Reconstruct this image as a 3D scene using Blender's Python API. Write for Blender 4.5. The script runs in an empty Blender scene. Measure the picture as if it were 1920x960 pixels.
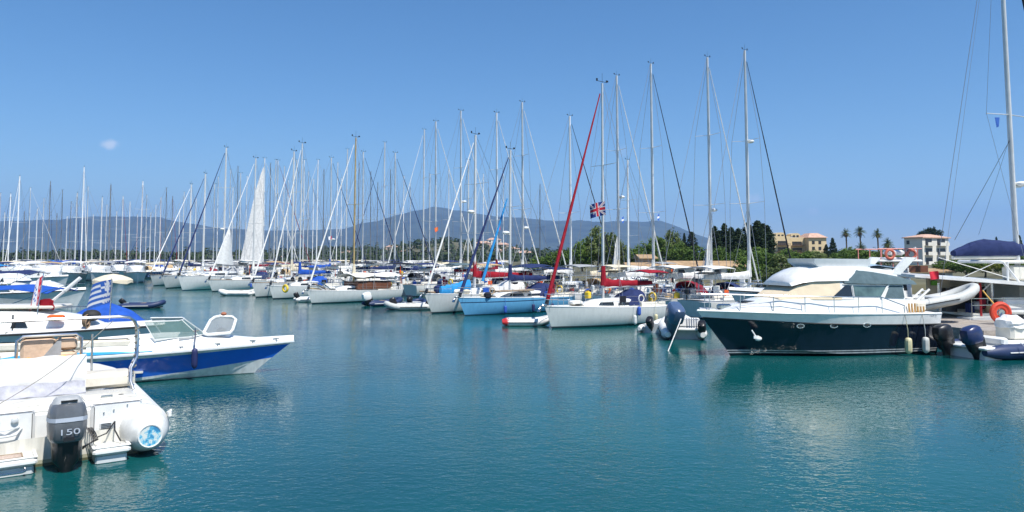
import bpy, math, random
from mathutils import Vector, Matrix
R = math.radians
random.seed(7)
rnd = random.Random(11)
sc = bpy.context.scene
col = sc.collection

# ------------------------------------------------------------------ camera
H = 3.6            # eye height above the water
TH = R(3.5)        # upward tilt
F = 1386.7         # focal length in photo pixels (1920 wide)
cam_d = bpy.data.cameras.new('camera')
cam = bpy.data.objects.new('camera', cam_d)
col.objects.link(cam)
cam.location = (0, 0, H)
cam.rotation_euler = (R(90) + TH, 0, 0)
cam_d.sensor_width = 36
cam_d.lens = 26.0
cam_d.shift_y = -(480 - 398) / 1920
cam_d.clip_start = 0.1
cam_d.clip_end = 60000
sc.camera = cam

# ------------------------------------------------------------------ sky, sun, exposure
SUN_EL, SUN_AZ = R(58), R(144)      # azimuth clockwise from +Y (view direction): to the right, a little behind
world = bpy.data.worlds.new('World')
sc.world = world
world.use_nodes = True
wn = world.node_tree
wn.nodes.clear()
w_out = wn.nodes.new('ShaderNodeOutputWorld')
w_bg = wn.nodes.new('ShaderNodeBackground')
w_sky = wn.nodes.new('ShaderNodeTexSky')
w_sky.sky_type = 'NISHITA'
w_sky.sun_disc = False
w_sky.sun_elevation = SUN_EL
w_sky.sun_rotation = SUN_AZ
w_sky.altitude = 0
w_sky.air_density = 1.0
w_sky.dust_density = 0.0
w_sky.ozone_density = 4.0
w_bg.inputs['Strength'].default_value = 0.095
# two or three small fair-weather clouds, by direction
w_tc = wn.nodes.new('ShaderNodeTexCoord')
w_no = wn.nodes.new('ShaderNodeTexNoise')
w_no.inputs['Scale'].default_value = 60
w_no.inputs['Detail'].default_value = 5
wn.links.new(w_tc.outputs['Generated'], w_no.inputs['Vector'])
w_hs = wn.nodes.new('ShaderNodeHueSaturation')
w_hs.inputs['Saturation'].default_value = 1.22
wn.links.new(w_sky.outputs[0], w_hs.inputs['Color'])
last = w_hs.outputs[0]
def pix_dir(px, py):
    xc, yc = (px - 960) / F, (398 - py) / F
    return Vector((xc, math.cos(TH) - yc * math.sin(TH), math.sin(TH) + yc * math.cos(TH)))
for (px, py, rx, rz, st) in ((203, 272, .0135, .0085, .6), (1413, 373, .012, .009, .42), (1523, 396, .009, .006, .3), (1165, 285, .012, .012, .12)):
    d = pix_dir(px, py).normalized()
    sub = wn.nodes.new('ShaderNodeVectorMath'); sub.operation = 'SUBTRACT'
    sub.inputs[1].default_value = d
    wn.links.new(w_tc.outputs['Generated'], sub.inputs[0])
    mul = wn.nodes.new('ShaderNodeVectorMath'); mul.operation = 'MULTIPLY'
    mul.inputs[1].default_value = (1 / rx, 1 / rx, 1 / rz)
    wn.links.new(sub.outputs[0], mul.inputs[0])
    ln = wn.nodes.new('ShaderNodeVectorMath'); ln.operation = 'LENGTH'
    wn.links.new(mul.outputs[0], ln.inputs[0])
    ad = wn.nodes.new('ShaderNodeMath'); ad.operation = 'MULTIPLY_ADD'
    wn.links.new(w_no.outputs['Fac'], ad.inputs[0]); ad.inputs[1].default_value = 1.6
    wn.links.new(ln.outputs['Value'], ad.inputs[2])
    mr = wn.nodes.new('ShaderNodeMapRange'); mr.interpolation_type = 'SMOOTHSTEP'
    mr.inputs['From Min'].default_value = 1.75; mr.inputs['From Max'].default_value = 0.9
    mr.inputs['To Min'].default_value = 0; mr.inputs['To Max'].default_value = st
    wn.links.new(ad.outputs[0], mr.inputs['Value'])
    mx = wn.nodes.new('ShaderNodeMix'); mx.data_type = 'RGBA'
    wn.links.new(mr.outputs[0], mx.inputs['Factor'])
    wn.links.new(last, mx.inputs[6]); mx.inputs[7].default_value = (8.0, 8.2, 8.8, 1)
    last = mx.outputs[2]
wn.links.new(last, w_bg.inputs['Color'])
wn.links.new(w_bg.outputs[0], w_out.inputs['Surface'])

sun_d = bpy.data.lights.new('sun', 'SUN')
sun_d.energy = 5.0
sun_d.angle = R(0.53)
sun_d.color = (1.0, 0.96, 0.90)
sun = bpy.data.objects.new('sun', sun_d)
col.objects.link(sun)
sd = Vector((math.sin(SUN_AZ) * math.cos(SUN_EL), math.cos(SUN_AZ) * math.cos(SUN_EL), math.sin(SUN_EL)))
sun.rotation_euler = sd.to_track_quat('Z', 'Y').to_euler()
sun.location = (0, 0, 60)

sc.view_settings.view_transform = 'Standard'
sc.view_settings.look = 'None'
sc.view_settings.exposure = 0.45
sc.view_settings.gamma = 1.0
sc.view_settings.use_curve_mapping = False
sc.render.engine = 'CYCLES'
sc.cycles.max_bounces = 7
sc.cycles.diffuse_bounces = 3
sc.cycles.glossy_bounces = 3
sc.cycles.volume_bounces = 1
sc.cycles.use_denoising = True
sc.cycles.sample_clamp_indirect = 6

# ------------------------------------------------------------------ picture -> place
def ray(px, py):
    return pix_dir(px, py)
def W(px, py, z=0.0):
    """point at height z seen at photo pixel (px, py)"""
    d = ray(px, py); t = (z - H) / d.z
    return Vector((d.x * t, d.y * t, z))
def P(px, py, Y):
    """point at distance Y seen at photo pixel (px, py)"""
    d = ray(px, py); t = Y / d.y
    return Vector((d.x * t, Y, H + d.z * t))

# ------------------------------------------------------------------ materials
def lin(hexs):
    c = [int(hexs[i:i + 2], 16) / 255 for i in (0, 2, 4)]
    return tuple(x / 12.92 if x <= .04045 else ((x + .055) / 1.055) ** 2.4 for x in c)
MATS = {}
def mat(name, c, rough=.5, metal=0., var=.12, scale=3., bump=0., bscale=8., spec=.5, alpha=1., coat=0., trans=0.):
    if name in MATS: return MATS[name]
    if isinstance(c, str): c = lin(c)
    m = bpy.data.materials.new(name); m.use_nodes = True
    nt = m.node_tree; b = nt.nodes['Principled BSDF']
    b.inputs['Roughness'].default_value = rough
    b.inputs['Metallic'].default_value = metal
    b.inputs['Specular IOR Level'].default_value = spec
    b.inputs['Alpha'].default_value = alpha
    b.inputs['Coat Weight'].default_value = coat
    b.inputs['Transmission Weight'].default_value = trans
    tc = nt.nodes.new('ShaderNodeTexCoord')
    if var > 0:
        n = nt.nodes.new('ShaderNodeTexNoise'); n.inputs['Scale'].default_value = scale
        n.inputs['Detail'].default_value = 6; n.inputs['Roughness'].default_value = .62
        nt.links.new(tc.outputs['Object'], n.inputs['Vector'])
        r = nt.nodes.new('ShaderNodeValToRGB')
        r.color_ramp.elements[0].position = .32; r.color_ramp.elements[1].position = .68
        r.color_ramp.elements[0].color = tuple(x * (1 - var) for x in c) + (1,)
        r.color_ramp.elements[1].color = tuple(min(1, x * (1 + var * .35)) for x in c) + (1,)
        nt.links.new(n.outputs['Fac'], r.inputs['Fac'])
        nt.links.new(r.outputs['Color'], b.inputs['Base Color'])
        mr = nt.nodes.new('ShaderNodeMapRange')
        mr.inputs['To Min'].default_value = min(1, rough * 1.25); mr.inputs['To Max'].default_value = rough * .8
        nt.links.new(n.outputs['Fac'], mr.inputs['Value']); nt.links.new(mr.outputs[0], b.inputs['Roughness'])
    else:
        b.inputs['Base Color'].default_value = tuple(c) + (1,)
    if bump > 0:
        n2 = nt.nodes.new('ShaderNodeTexNoise'); n2.inputs['Scale'].default_value = bscale
        n2.inputs['Detail'].default_value = 4
        nt.links.new(tc.outputs['Object'], n2.inputs['Vector'])
        bp = nt.nodes.new('ShaderNodeBump'); bp.inputs['Strength'].default_value = bump
        bp.inputs['Distance'].default_value = .05
        nt.links.new(n2.outputs['Fac'], bp.inputs['Height']); nt.links.new(bp.outputs[0], b.inputs['Normal'])
    MATS[name] = m
    return m

def hull_mat(name, bands, rough=.22, grime=.08):
    """hull paint with bands by height above the boat's own waterline: [(z_top, colour), ...]"""
    if name in MATS: return MATS[name]
    m = bpy.data.materials.new(name); m.use_nodes = True
    nt = m.node_tree; b = nt.nodes['Principled BSDF']
    b.inputs['Roughness'].default_value = rough
    b.inputs['Coat Weight'].default_value = .3
    tc = nt.nodes.new('ShaderNodeTexCoord'); sp = nt.nodes.new('ShaderNodeSeparateXYZ')
    nt.links.new(tc.outputs['Object'], sp.inputs[0])
    cur = None
    for zt, c in reversed(bands):
        if isinstance(c, str): c = lin(c)
        if cur is None:
            rgb = nt.nodes.new('ShaderNodeRGB'); rgb.outputs[0].default_value = tuple(c) + (1,)
            cur = rgb.outputs[0]; continue
        lt = nt.nodes.new('ShaderNodeMath'); lt.operation = 'LESS_THAN'
        nt.links.new(sp.outputs['Z'], lt.inputs[0]); lt.inputs[1].default_value = zt
        mx = nt.nodes.new('ShaderNodeMix'); mx.data_type = 'RGBA'
        nt.links.new(lt.outputs[0], mx.inputs['Factor']); nt.links.new(cur, mx.inputs[6])
        mx.inputs[7].default_value = tuple(c) + (1,); cur = mx.outputs[2]
    # faint vertical run marks and grime
    mp = nt.nodes.new('ShaderNodeMapping'); mp.inputs['Scale'].default_value = (5, 5, .8)
    nt.links.new(tc.outputs['Object'], mp.inputs[0])
    n = nt.nodes.new('ShaderNodeTexNoise'); n.inputs['Scale'].default_value = 1.6; n.inputs['Detail'].default_value = 7
    nt.links.new(mp.outputs[0], n.inputs['Vector'])
    r = nt.nodes.new('ShaderNodeMapRange'); r.inputs['From Min'].default_value = .35; r.inputs['From Max'].default_value = .6
    r.inputs['To Min'].default_value = 1 - grime; r.inputs['To Max'].default_value = 1
    nt.links.new(n.outputs['Fac'], r.inputs['Value'])
    mm = nt.nodes.new('ShaderNodeMix'); mm.data_type = 'RGBA'; mm.blend_type = 'MULTIPLY'
    mm.inputs['Factor'].default_value = 1
    nt.links.new(cur, mm.inputs[6]); nt.links.new(r.outputs[0], mm.inputs[7])
    nt.links.new(mm.outputs[2], b.inputs['Base Color'])
    MATS[name] = m
    return m

gel = mat('gelcoat_white', (.79, .79, .76), .28, var=.14, scale=2.6, coat=.2)
gel2 = mat('gelcoat_cream', (.72, .69, .60), .35, var=.12, scale=2.5)
gel3 = mat('gelcoat_grey_white', (.60, .62, .62), .35, var=.12, scale=2.5)
steel = mat('stainless_steel', (.62, .62, .62), .22, 1., var=.15, scale=9)
alu = mat('anodised_mast', (.66, .66, .64), .4, .15, var=.16, scale=1.2)
alu_w = mat('white_mast_paint', (.80, .80, .78), .35, 0, var=.1, scale=1.2)
alu_d = mat('dark_mast', (.22, .23, .25), .4, .3, var=.2, scale=1.2)
wood_m = mat('varnished_spruce', (.50, .36, .16), .35, 0, var=.3, scale=2.)
glass_d = mat('tinted_window', (.018, .022, .025), .06, 0, var=.2, spec=.8)
black = mat('black_plastic', (.014, .014, .016), .35, var=.3)
rubber = mat('black_rubber', (.02, .02, .02), .7, var=.3)
wire_m = mat('rigging_wire', (.30, .31, .33), .4, .6, var=0)
rope_m = mat('grey_rope', (.26, .24, .20), .9, var=.3, scale=30)
rope_y = mat('yellow_rope', (.72, .42, .10), .8, var=.2, scale=30)
teak = mat('weathered_teak', (.34, .25, .17), .75, var=.35, scale=7, bump=.3, bscale=20)
vinyl_t = mat('tan_vinyl', (.66, .48, .34), .55, var=.16, scale=6, bump=.25, bscale=9)
vinyl_c = mat('cream_vinyl', (.74, .68, .56), .55, var=.12, scale=6, bump=.2)
hyp_w = mat('white_hypalon', (.72, .72, .69), .55, var=.24, scale=3.2, bump=.1, bscale=6)
hyp_g = mat('pale_grey_hypalon', (.52, .53, .50), .55, var=.15, scale=4, bump=.1)
hyp_n = mat('navy_hypalon', (.018, .035, .10), .5, var=.2, scale=4)
cv = {}
for k, c in dict(white=(.76, .75, .71), cream=(.70, .62, .46), grey=(.34, .35, .36), navy=(.022, .035, .11), blue=(.02, .09, .42),
                 sky=(.03, .27, .60), red=(.30, .012, .024), maroon=(.22, .02, .035), black=(.02, .022, .03), tan=(.50, .36, .20),
                 slate=(.10, .15, .17), pale=(.34, .46, .58), green=(.03, .16, .10), orange=(.78, .13, .03)).items():
    cv[k] = mat('canvas_' + k, c, .85, var=.22, scale=3.5, bump=.5, bscale=4.5, spec=.2)
yellow = mat('yellow_plastic', (.80, .55, .03), .5, var=.2)
orange = mat('orange_plastic', (.82, .14, .03), .5, var=.2)
redm = mat('red_paint', (.55, .03, .03), .5, var=.2)

# ------------------------------------------------------------------ mesh builder
class MB:
    def __init__(s): s.v, s.f, s.m = [], [], []
    def add(s, vs, fs, mi=0):
        o = len(s.v); s.v += [tuple(x) for x in vs]
        s.f += [tuple(i + o for i in f) for f in fs]; s.m += [mi] * len(fs)
        return s
    def box(s, c, d, rot=None, mi=0):
        c = Vector(c); vs = []
        for z in (-.5, .5):
            for x, y in ((-.5, -.5), (.5, -.5), (.5, .5), (-.5, .5)):
                p = Vector((x * d[0], y * d[1], z * d[2]))
                if rot is not None: p = rot @ p
                vs.append(c + p)
        return s.add(vs, [(3, 2, 1, 0), (4, 5, 6, 7), (0, 1, 5, 4), (1, 2, 6, 5), (2, 3, 7, 6), (3, 0, 4, 7)], mi)
    def rbox(s, c, d, r=.03, rot=None, mi=0):
        """box with softened edges: stacked chamfered rings"""
        c = Vector(c); r = min(r, min(d) * .45); rings = []
        for z, ins in ((-.5, r), (-.5 + r / d[2], 0), (.5 - r / d[2], 0), (.5, r)):
            ring = []
            hx, hy = d[0] / 2 - ins, d[1] / 2 - ins
            for x, y in ((hx - r, hy), (hx, hy - r), (hx, -hy + r), (hx - r, -hy), (-hx + r, -hy), (-hx, -hy + r), (-hx, hy - r), (-hx + r, hy)):
                p = Vector((x, y, z * d[2]))
                if rot is not None: p = rot @ p
                ring.append(c + p)
            rings.append(ring[::-1])
        return s.loft(rings, mi=mi)
    def loft(s, rings, close=True, cap0=True, cap1=True, mi=0, rows=None):
        """rings of equal length; rows: material index per column"""
        n = len(rings[0]); vs = [p for r in rings for p in r]
        o = len(s.v); s.v += [tuple(p) for p in vs]
        for i in range(len(rings) - 1):
            for j in range(n if close else n - 1):
                k = (j + 1) % n
                s.f.append((o + i * n + j, o + i * n + k, o + (i + 1) * n + k, o + (i + 1) * n + j))
                s.m.append(rows[j] if rows else mi)
        if cap0: s.f.append(tuple(o + j for j in reversed(range(n)))); s.m.append(mi)
        if cap1: s.f.append(tuple(o + (len(rings) - 1) * n + j for j in range(n))); s.m.append(mi)
        return s
    def tube(s, pts, r, n=6, mi=0, caps=True, flat=1.):
        pts = [Vector(p) for p in pts]
        rs = r if isinstance(r, (list, tuple)) else [r] * len(pts)
        rings = []; up0 = None
        for i, p in enumerate(pts):
            a = pts[max(0, i - 1)]; b = pts[min(len(pts) - 1, i + 1)]
            t = (b - a)
            t = t.normalized() if t.length > 1e-9 else Vector((0, 0, 1))
            if up0 is None: up0 = Vector((0, 0, 1)) if abs(t.z) < .9 else Vector((1, 0, 0))
            x = up0.cross(t)
            if x.length < 1e-4: x = Vector((0, 1, 0)).cross(t)
            x.normalize(); y = t.cross(x); up0 = y
            rings.append([p + (x * math.cos(2 * math.pi * k / n) + y * math.sin(2 * math.pi * k / n) * flat) * rs[i] for k in range(n)])
        return s.loft(rings, mi=mi, cap0=caps, cap1=caps)
    def ball(s, c, r, n=10, mi=0, m=None):
        if not isinstance(r, (list, tuple)): r = (r, r, r)
        m = m or max(4, n // 2 + 1); rings = []
        for i in range(m + 1):
            a = math.pi * (.02 + .96 * i / m) - math.pi / 2
            rings.append([Vector((c[0] + r[0] * math.cos(a) * math.cos(2 * math.pi * k / n), c[1] + r[1] * math.cos(a) * math.sin(2 * math.pi * k / n), c[2] + r[2] * math.sin(a))) for k in range(n)])
        return s.loft(rings, mi=mi)
    def torus(s, c, R_, r, axis='Y', n=20, k=6, mi=0, a0=0, a1=360):
        pts = []
        full = abs(a1 - a0) >= 360
        cnt = n if full else n + 1
        rings = []
        for i in range(cnt):
            a = R(a0 + (a1 - a0) * i / n)
            ring = []
            for j in range(k):
                b = 2 * math.pi * j / k
                q = (R_ + r * math.cos(b)); u, v, w = q * math.cos(a), q * math.sin(a), r * math.sin(b)
                if axis == 'Y': p = (u, w, v)
                elif axis == 'X': p = (w, u, v)
                else: p = (u, v, w)
                ring.append(Vector(c) + Vector(p))
            rings.append(ring)
        if full: rings.append(rings[0])
        return s.loft(rings, mi=mi, cap0=not full, cap1=not full)
    def prism(s, poly, y0, y1, mi=0):
        """polygon in XZ extruded along Y"""
        n = len(poly)
        a = [Vector((x, y0, z)) for x, z in poly]; b = [Vector((x, y1, z)) for x, z in poly]
        return s.loft([a, b], mi=mi)
    def sheet(s, grid, th=.01, mi=0):
        """a cloth: grid of points given thickness"""
        nr, nc = len(grid), len(grid[0]); G = [[Vector(p) for p in r] for r in grid]
        off = []
        for i in range(nr):
            row = []
            for j in range(nc):
                a = G[min(nr - 1, i + 1)][j] - G[max(0, i - 1)][j]; b = G[i][min(nc - 1, j + 1)] - G[i][max(0, j - 1)]
                nn = a.cross(b)
                row.append(G[i][j] - (nn.normalized() * th if nn.length > 1e-9 else Vector((0, 0, th))))
            off.append(row)
        o = len(s.v); s.v += [tuple(p) for r in G for p in r] + [tuple(p) for r in off for p in r]
        N = nr * nc
        def q(*f): s.f.append(tuple(o + x for x in f)); s.m.append(mi)
        for i in range(nr - 1):
            for j in range(nc - 1):
                a = i * nc + j
                q(a, a + nc, a + nc + 1, a + 1); q(N + a, N + a + 1, N + a + nc + 1, N + a + nc)
        for i in range(nr - 1):
            a = i * nc; q(a, N + a, N + a + nc, a + nc); b = a + nc - 1; q(b, b + nc, N + b + nc, N + b)
        for j in range(nc - 1):
            q(j, j + 1, N + j + 1, N + j); b = (nr - 1) * nc + j; q(b, N + b, N + b + 1, b + 1)
        return s
    def build(s, name, mats, parent=None, smooth=40, loc=None):
        me = bpy.data.meshes.new(name)
        me.from_pydata(s.v, [], s.f)
        if not isinstance(mats, (list, tuple)): mats = [mats]
        for m in mats: me.materials.append(m)
        if len(mats) > 1: me.polygons.foreach_set('material_index', s.m)
        if smooth:
            me.polygons.foreach_set('use_smooth', [True] * len(s.f))
            me.set_sharp_from_angle(angle=R(smooth))
        me.update()
        o = bpy.data.objects.new(name, me); col.objects.link(o)
        if parent is not None: o.parent = parent
        if loc is not None: o.location = loc
        return o

def tag(o, label=None, cat=None, group=None, kind=None):
    if label: o['label'] = label
    if cat: o['category'] = cat
    if group: o['group'] = group
    if kind: o['kind'] = kind
    return o
def thing(name, label, cat, loc=(0, 0, 0), rz=0., group=None):
    o = bpy.data.objects.new(name, None); col.objects.link(o)
    o.location = loc; o.rotation_euler = (0, 0, rz); o.empty_display_size = .3
    return tag(o, label, cat, group)
def copy_tree(o, parent=None):
    c = o.copy(); col.objects.link(c)
    if parent is not None: c.parent = parent
    for ch in list(o.children): copy_tree(ch, c)
    return c
def lerp(a, b, t): return a + (b - a) * t
def interp(tab, x):
    if x <= tab[0][0]: return tab[0][1]
    for (x0, y0), (x1, y1) in zip(tab, tab[1:]):
        if x <= x1: return y0 + (y1 - y0) * (x - x0) / (x1 - x0)
    return tab[-1][1]

# ================================================================== SETTING
from mathutils import noise as mn
def fb(x, y, z=0., o=5): return mn.fractal(Vector((x, y, z)), 1.0, 2.0, o)

# ---- water
def water_mat():
    m = bpy.data.materials.new('harbour_water'); m.use_nodes = True
    nt = m.node_tree; b = nt.nodes['Principled BSDF']; L = nt.links.new
    b.inputs['Roughness'].default_value = .045
    b.inputs['IOR'].default_value = 1.40
    tc = nt.nodes.new('ShaderNodeTexCoord')
    # slow variation of turbidity
    n0 = nt.nodes.new('ShaderNodeTexNoise'); n0.inputs['Scale'].default_value = .045; n0.inputs['Detail'].default_value = 3
    L(tc.outputs['Object'], n0.inputs['Vector'])
    r = nt.nodes.new('ShaderNodeValToRGB')
    r.color_ramp.elements[0].position = .35; r.color_ramp.elements[1].position = .68
    r.color_ramp.elements[0].color = (.002, .054, .062, 1); r.color_ramp.elements[1].color = (.004, .104, .098, 1)
    L(n0.outputs['Fac'], r.inputs['Fac']); L(r.outputs['Color'], b.inputs['Base Color'])
    def wav(scale, sx, sy, rot, det, dist):
        mp = nt.nodes.new('ShaderNodeMapping'); mp.inputs['Scale'].default_value = (sx, sy, 1); mp.inputs['Rotation'].default_value = (0, 0, rot)
        L(tc.outputs['Object'], mp.inputs[0])
        n = nt.nodes.new('ShaderNodeTexNoise'); n.inputs['Scale'].default_value = scale; n.inputs['Detail'].default_value = det
        n.inputs['Roughness'].default_value = .5; n.inputs['Distortion'].default_value = dist
        L(mp.outputs[0], n.inputs['Vector']); return n.outputs['Fac']
    hs = [(wav(4.2, 1., 1.5, .35, 2, .5), .017), (wav(1.5, 1., 1.3, -.5, 2, .3), .016), (wav(.35, 1., 1.2, .8, 1, 0), .022), (wav(11., 1., 1.25, .1, 1, .3), .008)]
    cur = None
    for sck, amp in hs:
        ma = nt.nodes.new('ShaderNodeMath'); ma.operation = 'MULTIPLY_ADD'
        L(sck, ma.inputs[0]); ma.inputs[1].default_value = amp
        if cur is None: ma.inputs[2].default_value = 0
        else: L(cur, ma.inputs[2])
        cur = ma.outputs[0]
    # calmer and rougher patches
    n5 = nt.nodes.new('ShaderNodeTexNoise'); n5.inputs['Scale'].default_value = .11; n5.inputs['Detail'].default_value = 2
    L(tc.outputs['Object'], n5.inputs['Vector'])
    mr = nt.nodes.new('ShaderNodeMapRange'); mr.inputs['From Min'].default_value = .35; mr.inputs['From Max'].default_value = .65
    mr.inputs['To Min'].default_value = .30; mr.inputs['To Max'].default_value = 1.0
    L(n5.outputs['Fac'], mr.inputs['Value'])
    bp = nt.nodes.new('ShaderNodeBump'); bp.inputs['Distance'].default_value = 1.0
    L(mr.outputs[0], bp.inputs['Strength'])
    L(cur, bp.inputs['Height']); L(bp.outputs[0], b.inputs['Normal'])
    return m
wm = MB(); wm.add([(-14000, -400, 0), (14000, -400, 0), (14000, 14500, 0), (-14000, 14500, 0)], [(0, 1, 2, 3)])
water = wm.build('water', water_mat(), smooth=0); tag(water, kind='structure')

# ---- haze
hz = MB(); hz.box((0, 7000, 473.5), (29000, 16000, 953))     # bottom at -3, top 950, from behind the camera to past the mountains
hm = bpy.data.materials.new('haze_air'); hm.use_nodes = True
hn = hm.node_tree; hn.nodes.clear()
ho = hn.nodes.new('ShaderNodeOutputMaterial'); hv = hn.nodes.new('ShaderNodeVolumePrincipled')
hv.inputs['Color'].default_value = (.32, .57, 1.0, 1); hv.inputs['Density'].default_value = 1.0e-4
hv.inputs['Anisotropy'].default_value = .25
hn.links.new(hv.outputs[0], ho.inputs['Volume'])
haze = hz.build('haze', hm, smooth=0); tag(haze, 'thin summer haze over the harbour and mountains', kind='stuff')

# ---- mountains
def ridge(name, tab, Y0, Y1, mcol, px0, px1, seed, rough=1.):
    m = MB(); nx, ny = 230, 26; vs = []
    Yc = (Y0 + Y1) / 2
    for j in range(ny):
        v = j / (ny - 1); Y = lerp(Y0, Y1, v)
        for i in range(nx):
            px = lerp(px0, px1, i / (nx - 1)); x = (px - 960) / F * Yc * (1 + (Y - Yc) / Yc * .6)
            top = (483 - interp(tab, px)) / F * Yc
            up = math.sin(min(1, v / .62) * math.pi / 2) ** 1.15 if v < .62 else math.cos((v - .62) / .38 * math.pi / 2)
            k = .5 * fb(x / 900, Y / 900, seed, 6) * up
            g = abs(fb(x / 380 + 5, Y / 900, seed + 3, 4)) * up
            z = top * up * (1 + (.05 * k if .5 < v < .75 else .22 * k) * rough - .13 * g * rough * (1 - abs(v - .62) / .62)) - 2.5
            vs.append((x, Y, max(-2.5, z)))
    fs = [(j * nx + i, j * nx + i + 1, (j + 1) * nx + i + 1, (j + 1) * nx + i) for j in range(ny - 1) for i in range(nx - 1)]
    m.add(vs, fs); o = m.build(name, mcol, smooth=180); tag(o, kind='structure'); return o
scrub = mat('mountain_scrub', (.050, .062, .040), .95, var=.75, scale=.006)
ridge('mountains', [(-400, 430), (0, 409), (60, 404), (100, 408), (180, 401), (255, 400), (290, 401), (340, 412), (400, 424), (470, 428), (560, 428), (650, 425), (690, 415),
      (730, 403), (770, 392), (812, 380), (850, 386), (880, 393), (930, 400), (985, 403), (1040, 408), (1100, 407), (1150, 409), (1200, 413), (1235, 410), (1262, 418), (1290, 428), (1330, 445), (1380, 462), (1440, 476), (1600, 482), (2300, 483)],
      5200, 9500, scrub, -450, 2350, 2.)
# ---- the land: shore on the right, low wooded hill behind the marina
hill_tab = [(-500, 476), (0, 478), (100, 474), (200, 474), (280, 478), (450, 474), (560, 468), (650, 466), (740, 464), (780, 456), (830, 449), (870, 452), (920, 460), (1000, 472), (1050, 474), (1300, 474), (2400, 474)]
def shore(x, Y):
    px = x / max(Y, 1) * F + 960
    return interp([(900, 380), (985, 300), (1010, 150), (1040, 92), (1180, 84), (1500, 76), (1700, 70), (2400, 60)], px)
def gz(x, Y):
    px = x / max(Y, 1) * F + 960
    s = shore(x, Y)
    if Y < s: return -2.0
    z = .85 + min(1, (Y - s) / 60) * (.5 + .4 * fb(x / 30, Y / 30, 3, 3))
    hh = (483 - interp(hill_tab, px)) / F * 700
    t = max(0, min(1, (Y - 380) / 320)); t = t * t * (3 - 2 * t)
    back = max(0, min(1, (Y - 900) / 900))
    z += hh * t * (1 - back) * (1 + .12 * fb(x / 90, Y / 90, 8, 3))
    return z
gm = MB(); vs = []; nx = 150
Ys = []
Y = 58.
while Y < 4800: Ys.append(Y); Y *= 1.045 if Y < 1000 else 1.12
for Y in Ys:
    for i in range(nx):
        x = ((-500 + 2900 * i / (nx - 1)) - 960) / F * Y
        vs.append((x, Y, gz(x, Y)))
gm.add(vs, [(j * nx + i, j * nx + i + 1, (j + 1) * nx + i + 1, (j + 1) * nx + i) for j in range(len(Ys) - 1) for i in range(nx - 1)])
ground = gm.build('ground', mat('dry_ground', (.13, .12, .06), .95, var=.5, scale=.08, bump=.3, bscale=.5), smooth=60); tag(ground, kind='structure')

# ---- trees
def leaf_mat(name, c1, c2, sc_=.9):
    m = bpy.data.materials.new(name); m.use_nodes = True
    nt = m.node_tree; b = nt.nodes['Principled BSDF']; L = nt.links.new
    b.inputs['Roughness'].default_value = .65; b.inputs['Specular IOR Level'].default_value = .2
    tc = nt.nodes.new('ShaderNodeTexCoord'); n = nt.nodes.new('ShaderNodeTexNoise')
    n.inputs['Scale'].default_value = sc_; n.inputs['Detail'].default_value = 5
    L(tc.outputs['Object'], n.inputs['Vector'])
    oi = nt.nodes.new('ShaderNodeObjectInfo')
    ma = nt.nodes.new('ShaderNodeMath'); ma.operation = 'MULTIPLY_ADD'; L(oi.outputs['Random'], ma.inputs[0]); ma.inputs[1].default_value = .22; L(n.outputs['Fac'], ma.inputs[2])
    r = nt.nodes.new('ShaderNodeValToRGB'); r.color_ramp.elements[0].position = .36; r.color_ramp.elements[1].position = .82
    r.color_ramp.elements[0].color = c1 + (1,); r.color_ramp.elements[1].color = c2 + (1,)
    L(ma.outputs[0], r.inputs['Fac']); L(r.outputs['Color'], b.inputs['Base Color'])
    tr = nt.nodes.new('ShaderNodeBsdfTranslucent'); L(r.outputs['Color'], tr.inputs['Color'])
    ms = nt.nodes.new('ShaderNodeMixShader'); ms.inputs[0].default_value = .22
    out = nt.nodes['Material Output']; L(b.outputs[0], ms.inputs[1]); L(tr.outputs[0], ms.inputs[2]); L(ms.outputs[0], out.inputs['Surface'])
    return m
lf_green = leaf_mat('leaves_green', (.055, .108, .020), (.145, .220, .045))
lf_olive = leaf_mat('leaves_olive', (.075, .105, .034), (.18, .225, .075))
lf_dark = leaf_mat('leaves_cypress', (.012, .026, .012), (.034, .058, .022))
lf_yel = leaf_mat('leaves_yellow_green', (.09, .12, .02), (.20, .22, .04))
lf_palm = leaf_mat('leaves_palm', (.030, .060, .014), (.10, .12, .035))
lf_far = leaf_mat('leaves_woods', (.026, .046, .015), (.070, .095, .032), .05)
bark = mat('bark', (.10, .075, .05), .9, var=.4, scale=5)
def leaf(m, c, nrm, s, rr):
    a = nrm.orthogonal().normalized(); b = nrm.cross(a)
    t = rr.random() * 6.28; u = (a * math.cos(t) + b * math.sin(t)) * s; v = (b * math.cos(t) - a * math.sin(t)) * s * .62
    m.add([c - u, c - v * .9 + u * .1, c + u, c + v], [(0, 1, 2, 3)])
def rv(rr):
    while True:
        v = Vector((rr.uniform(-1, 1), rr.uniform(-1, 1), rr.uniform(-1, 1)))
        if .05 < v.length < 1: return v.normalized()
def make_crown(shape, n_clump, n_leaf, s, seed):
    """shape(rr) -> (centre, clump radius) in a unit-height tree"""
    rr = random.Random(seed); m = MB()
    for _ in range(n_clump):
        c, cr = shape(rr)
        for _ in range(n_leaf):
            d = rv(rr); q = c + Vector((d.x, d.y, d.z * .8)) * cr * (rr.random() ** .45)
            nn = (d + rv(rr) * .9 + Vector((0, 0, .35)))
            leaf(m, q, nn.normalized(), s * rr.uniform(.7, 1.35), rr)
    return m
def sh_broad(rr):
    while True:
        v = Vector((rr.uniform(-1, 1), rr.uniform(-1, 1), rr.uniform(-1, 1)))
        if v.length < 1 and v.length > .35: break
    z = .60 + v.z * .36
    return Vector((v.x * .42 * (1.1 - .25 * (v.z > .3)), v.y * .42, z)), rr.uniform(.06, .13)
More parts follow.
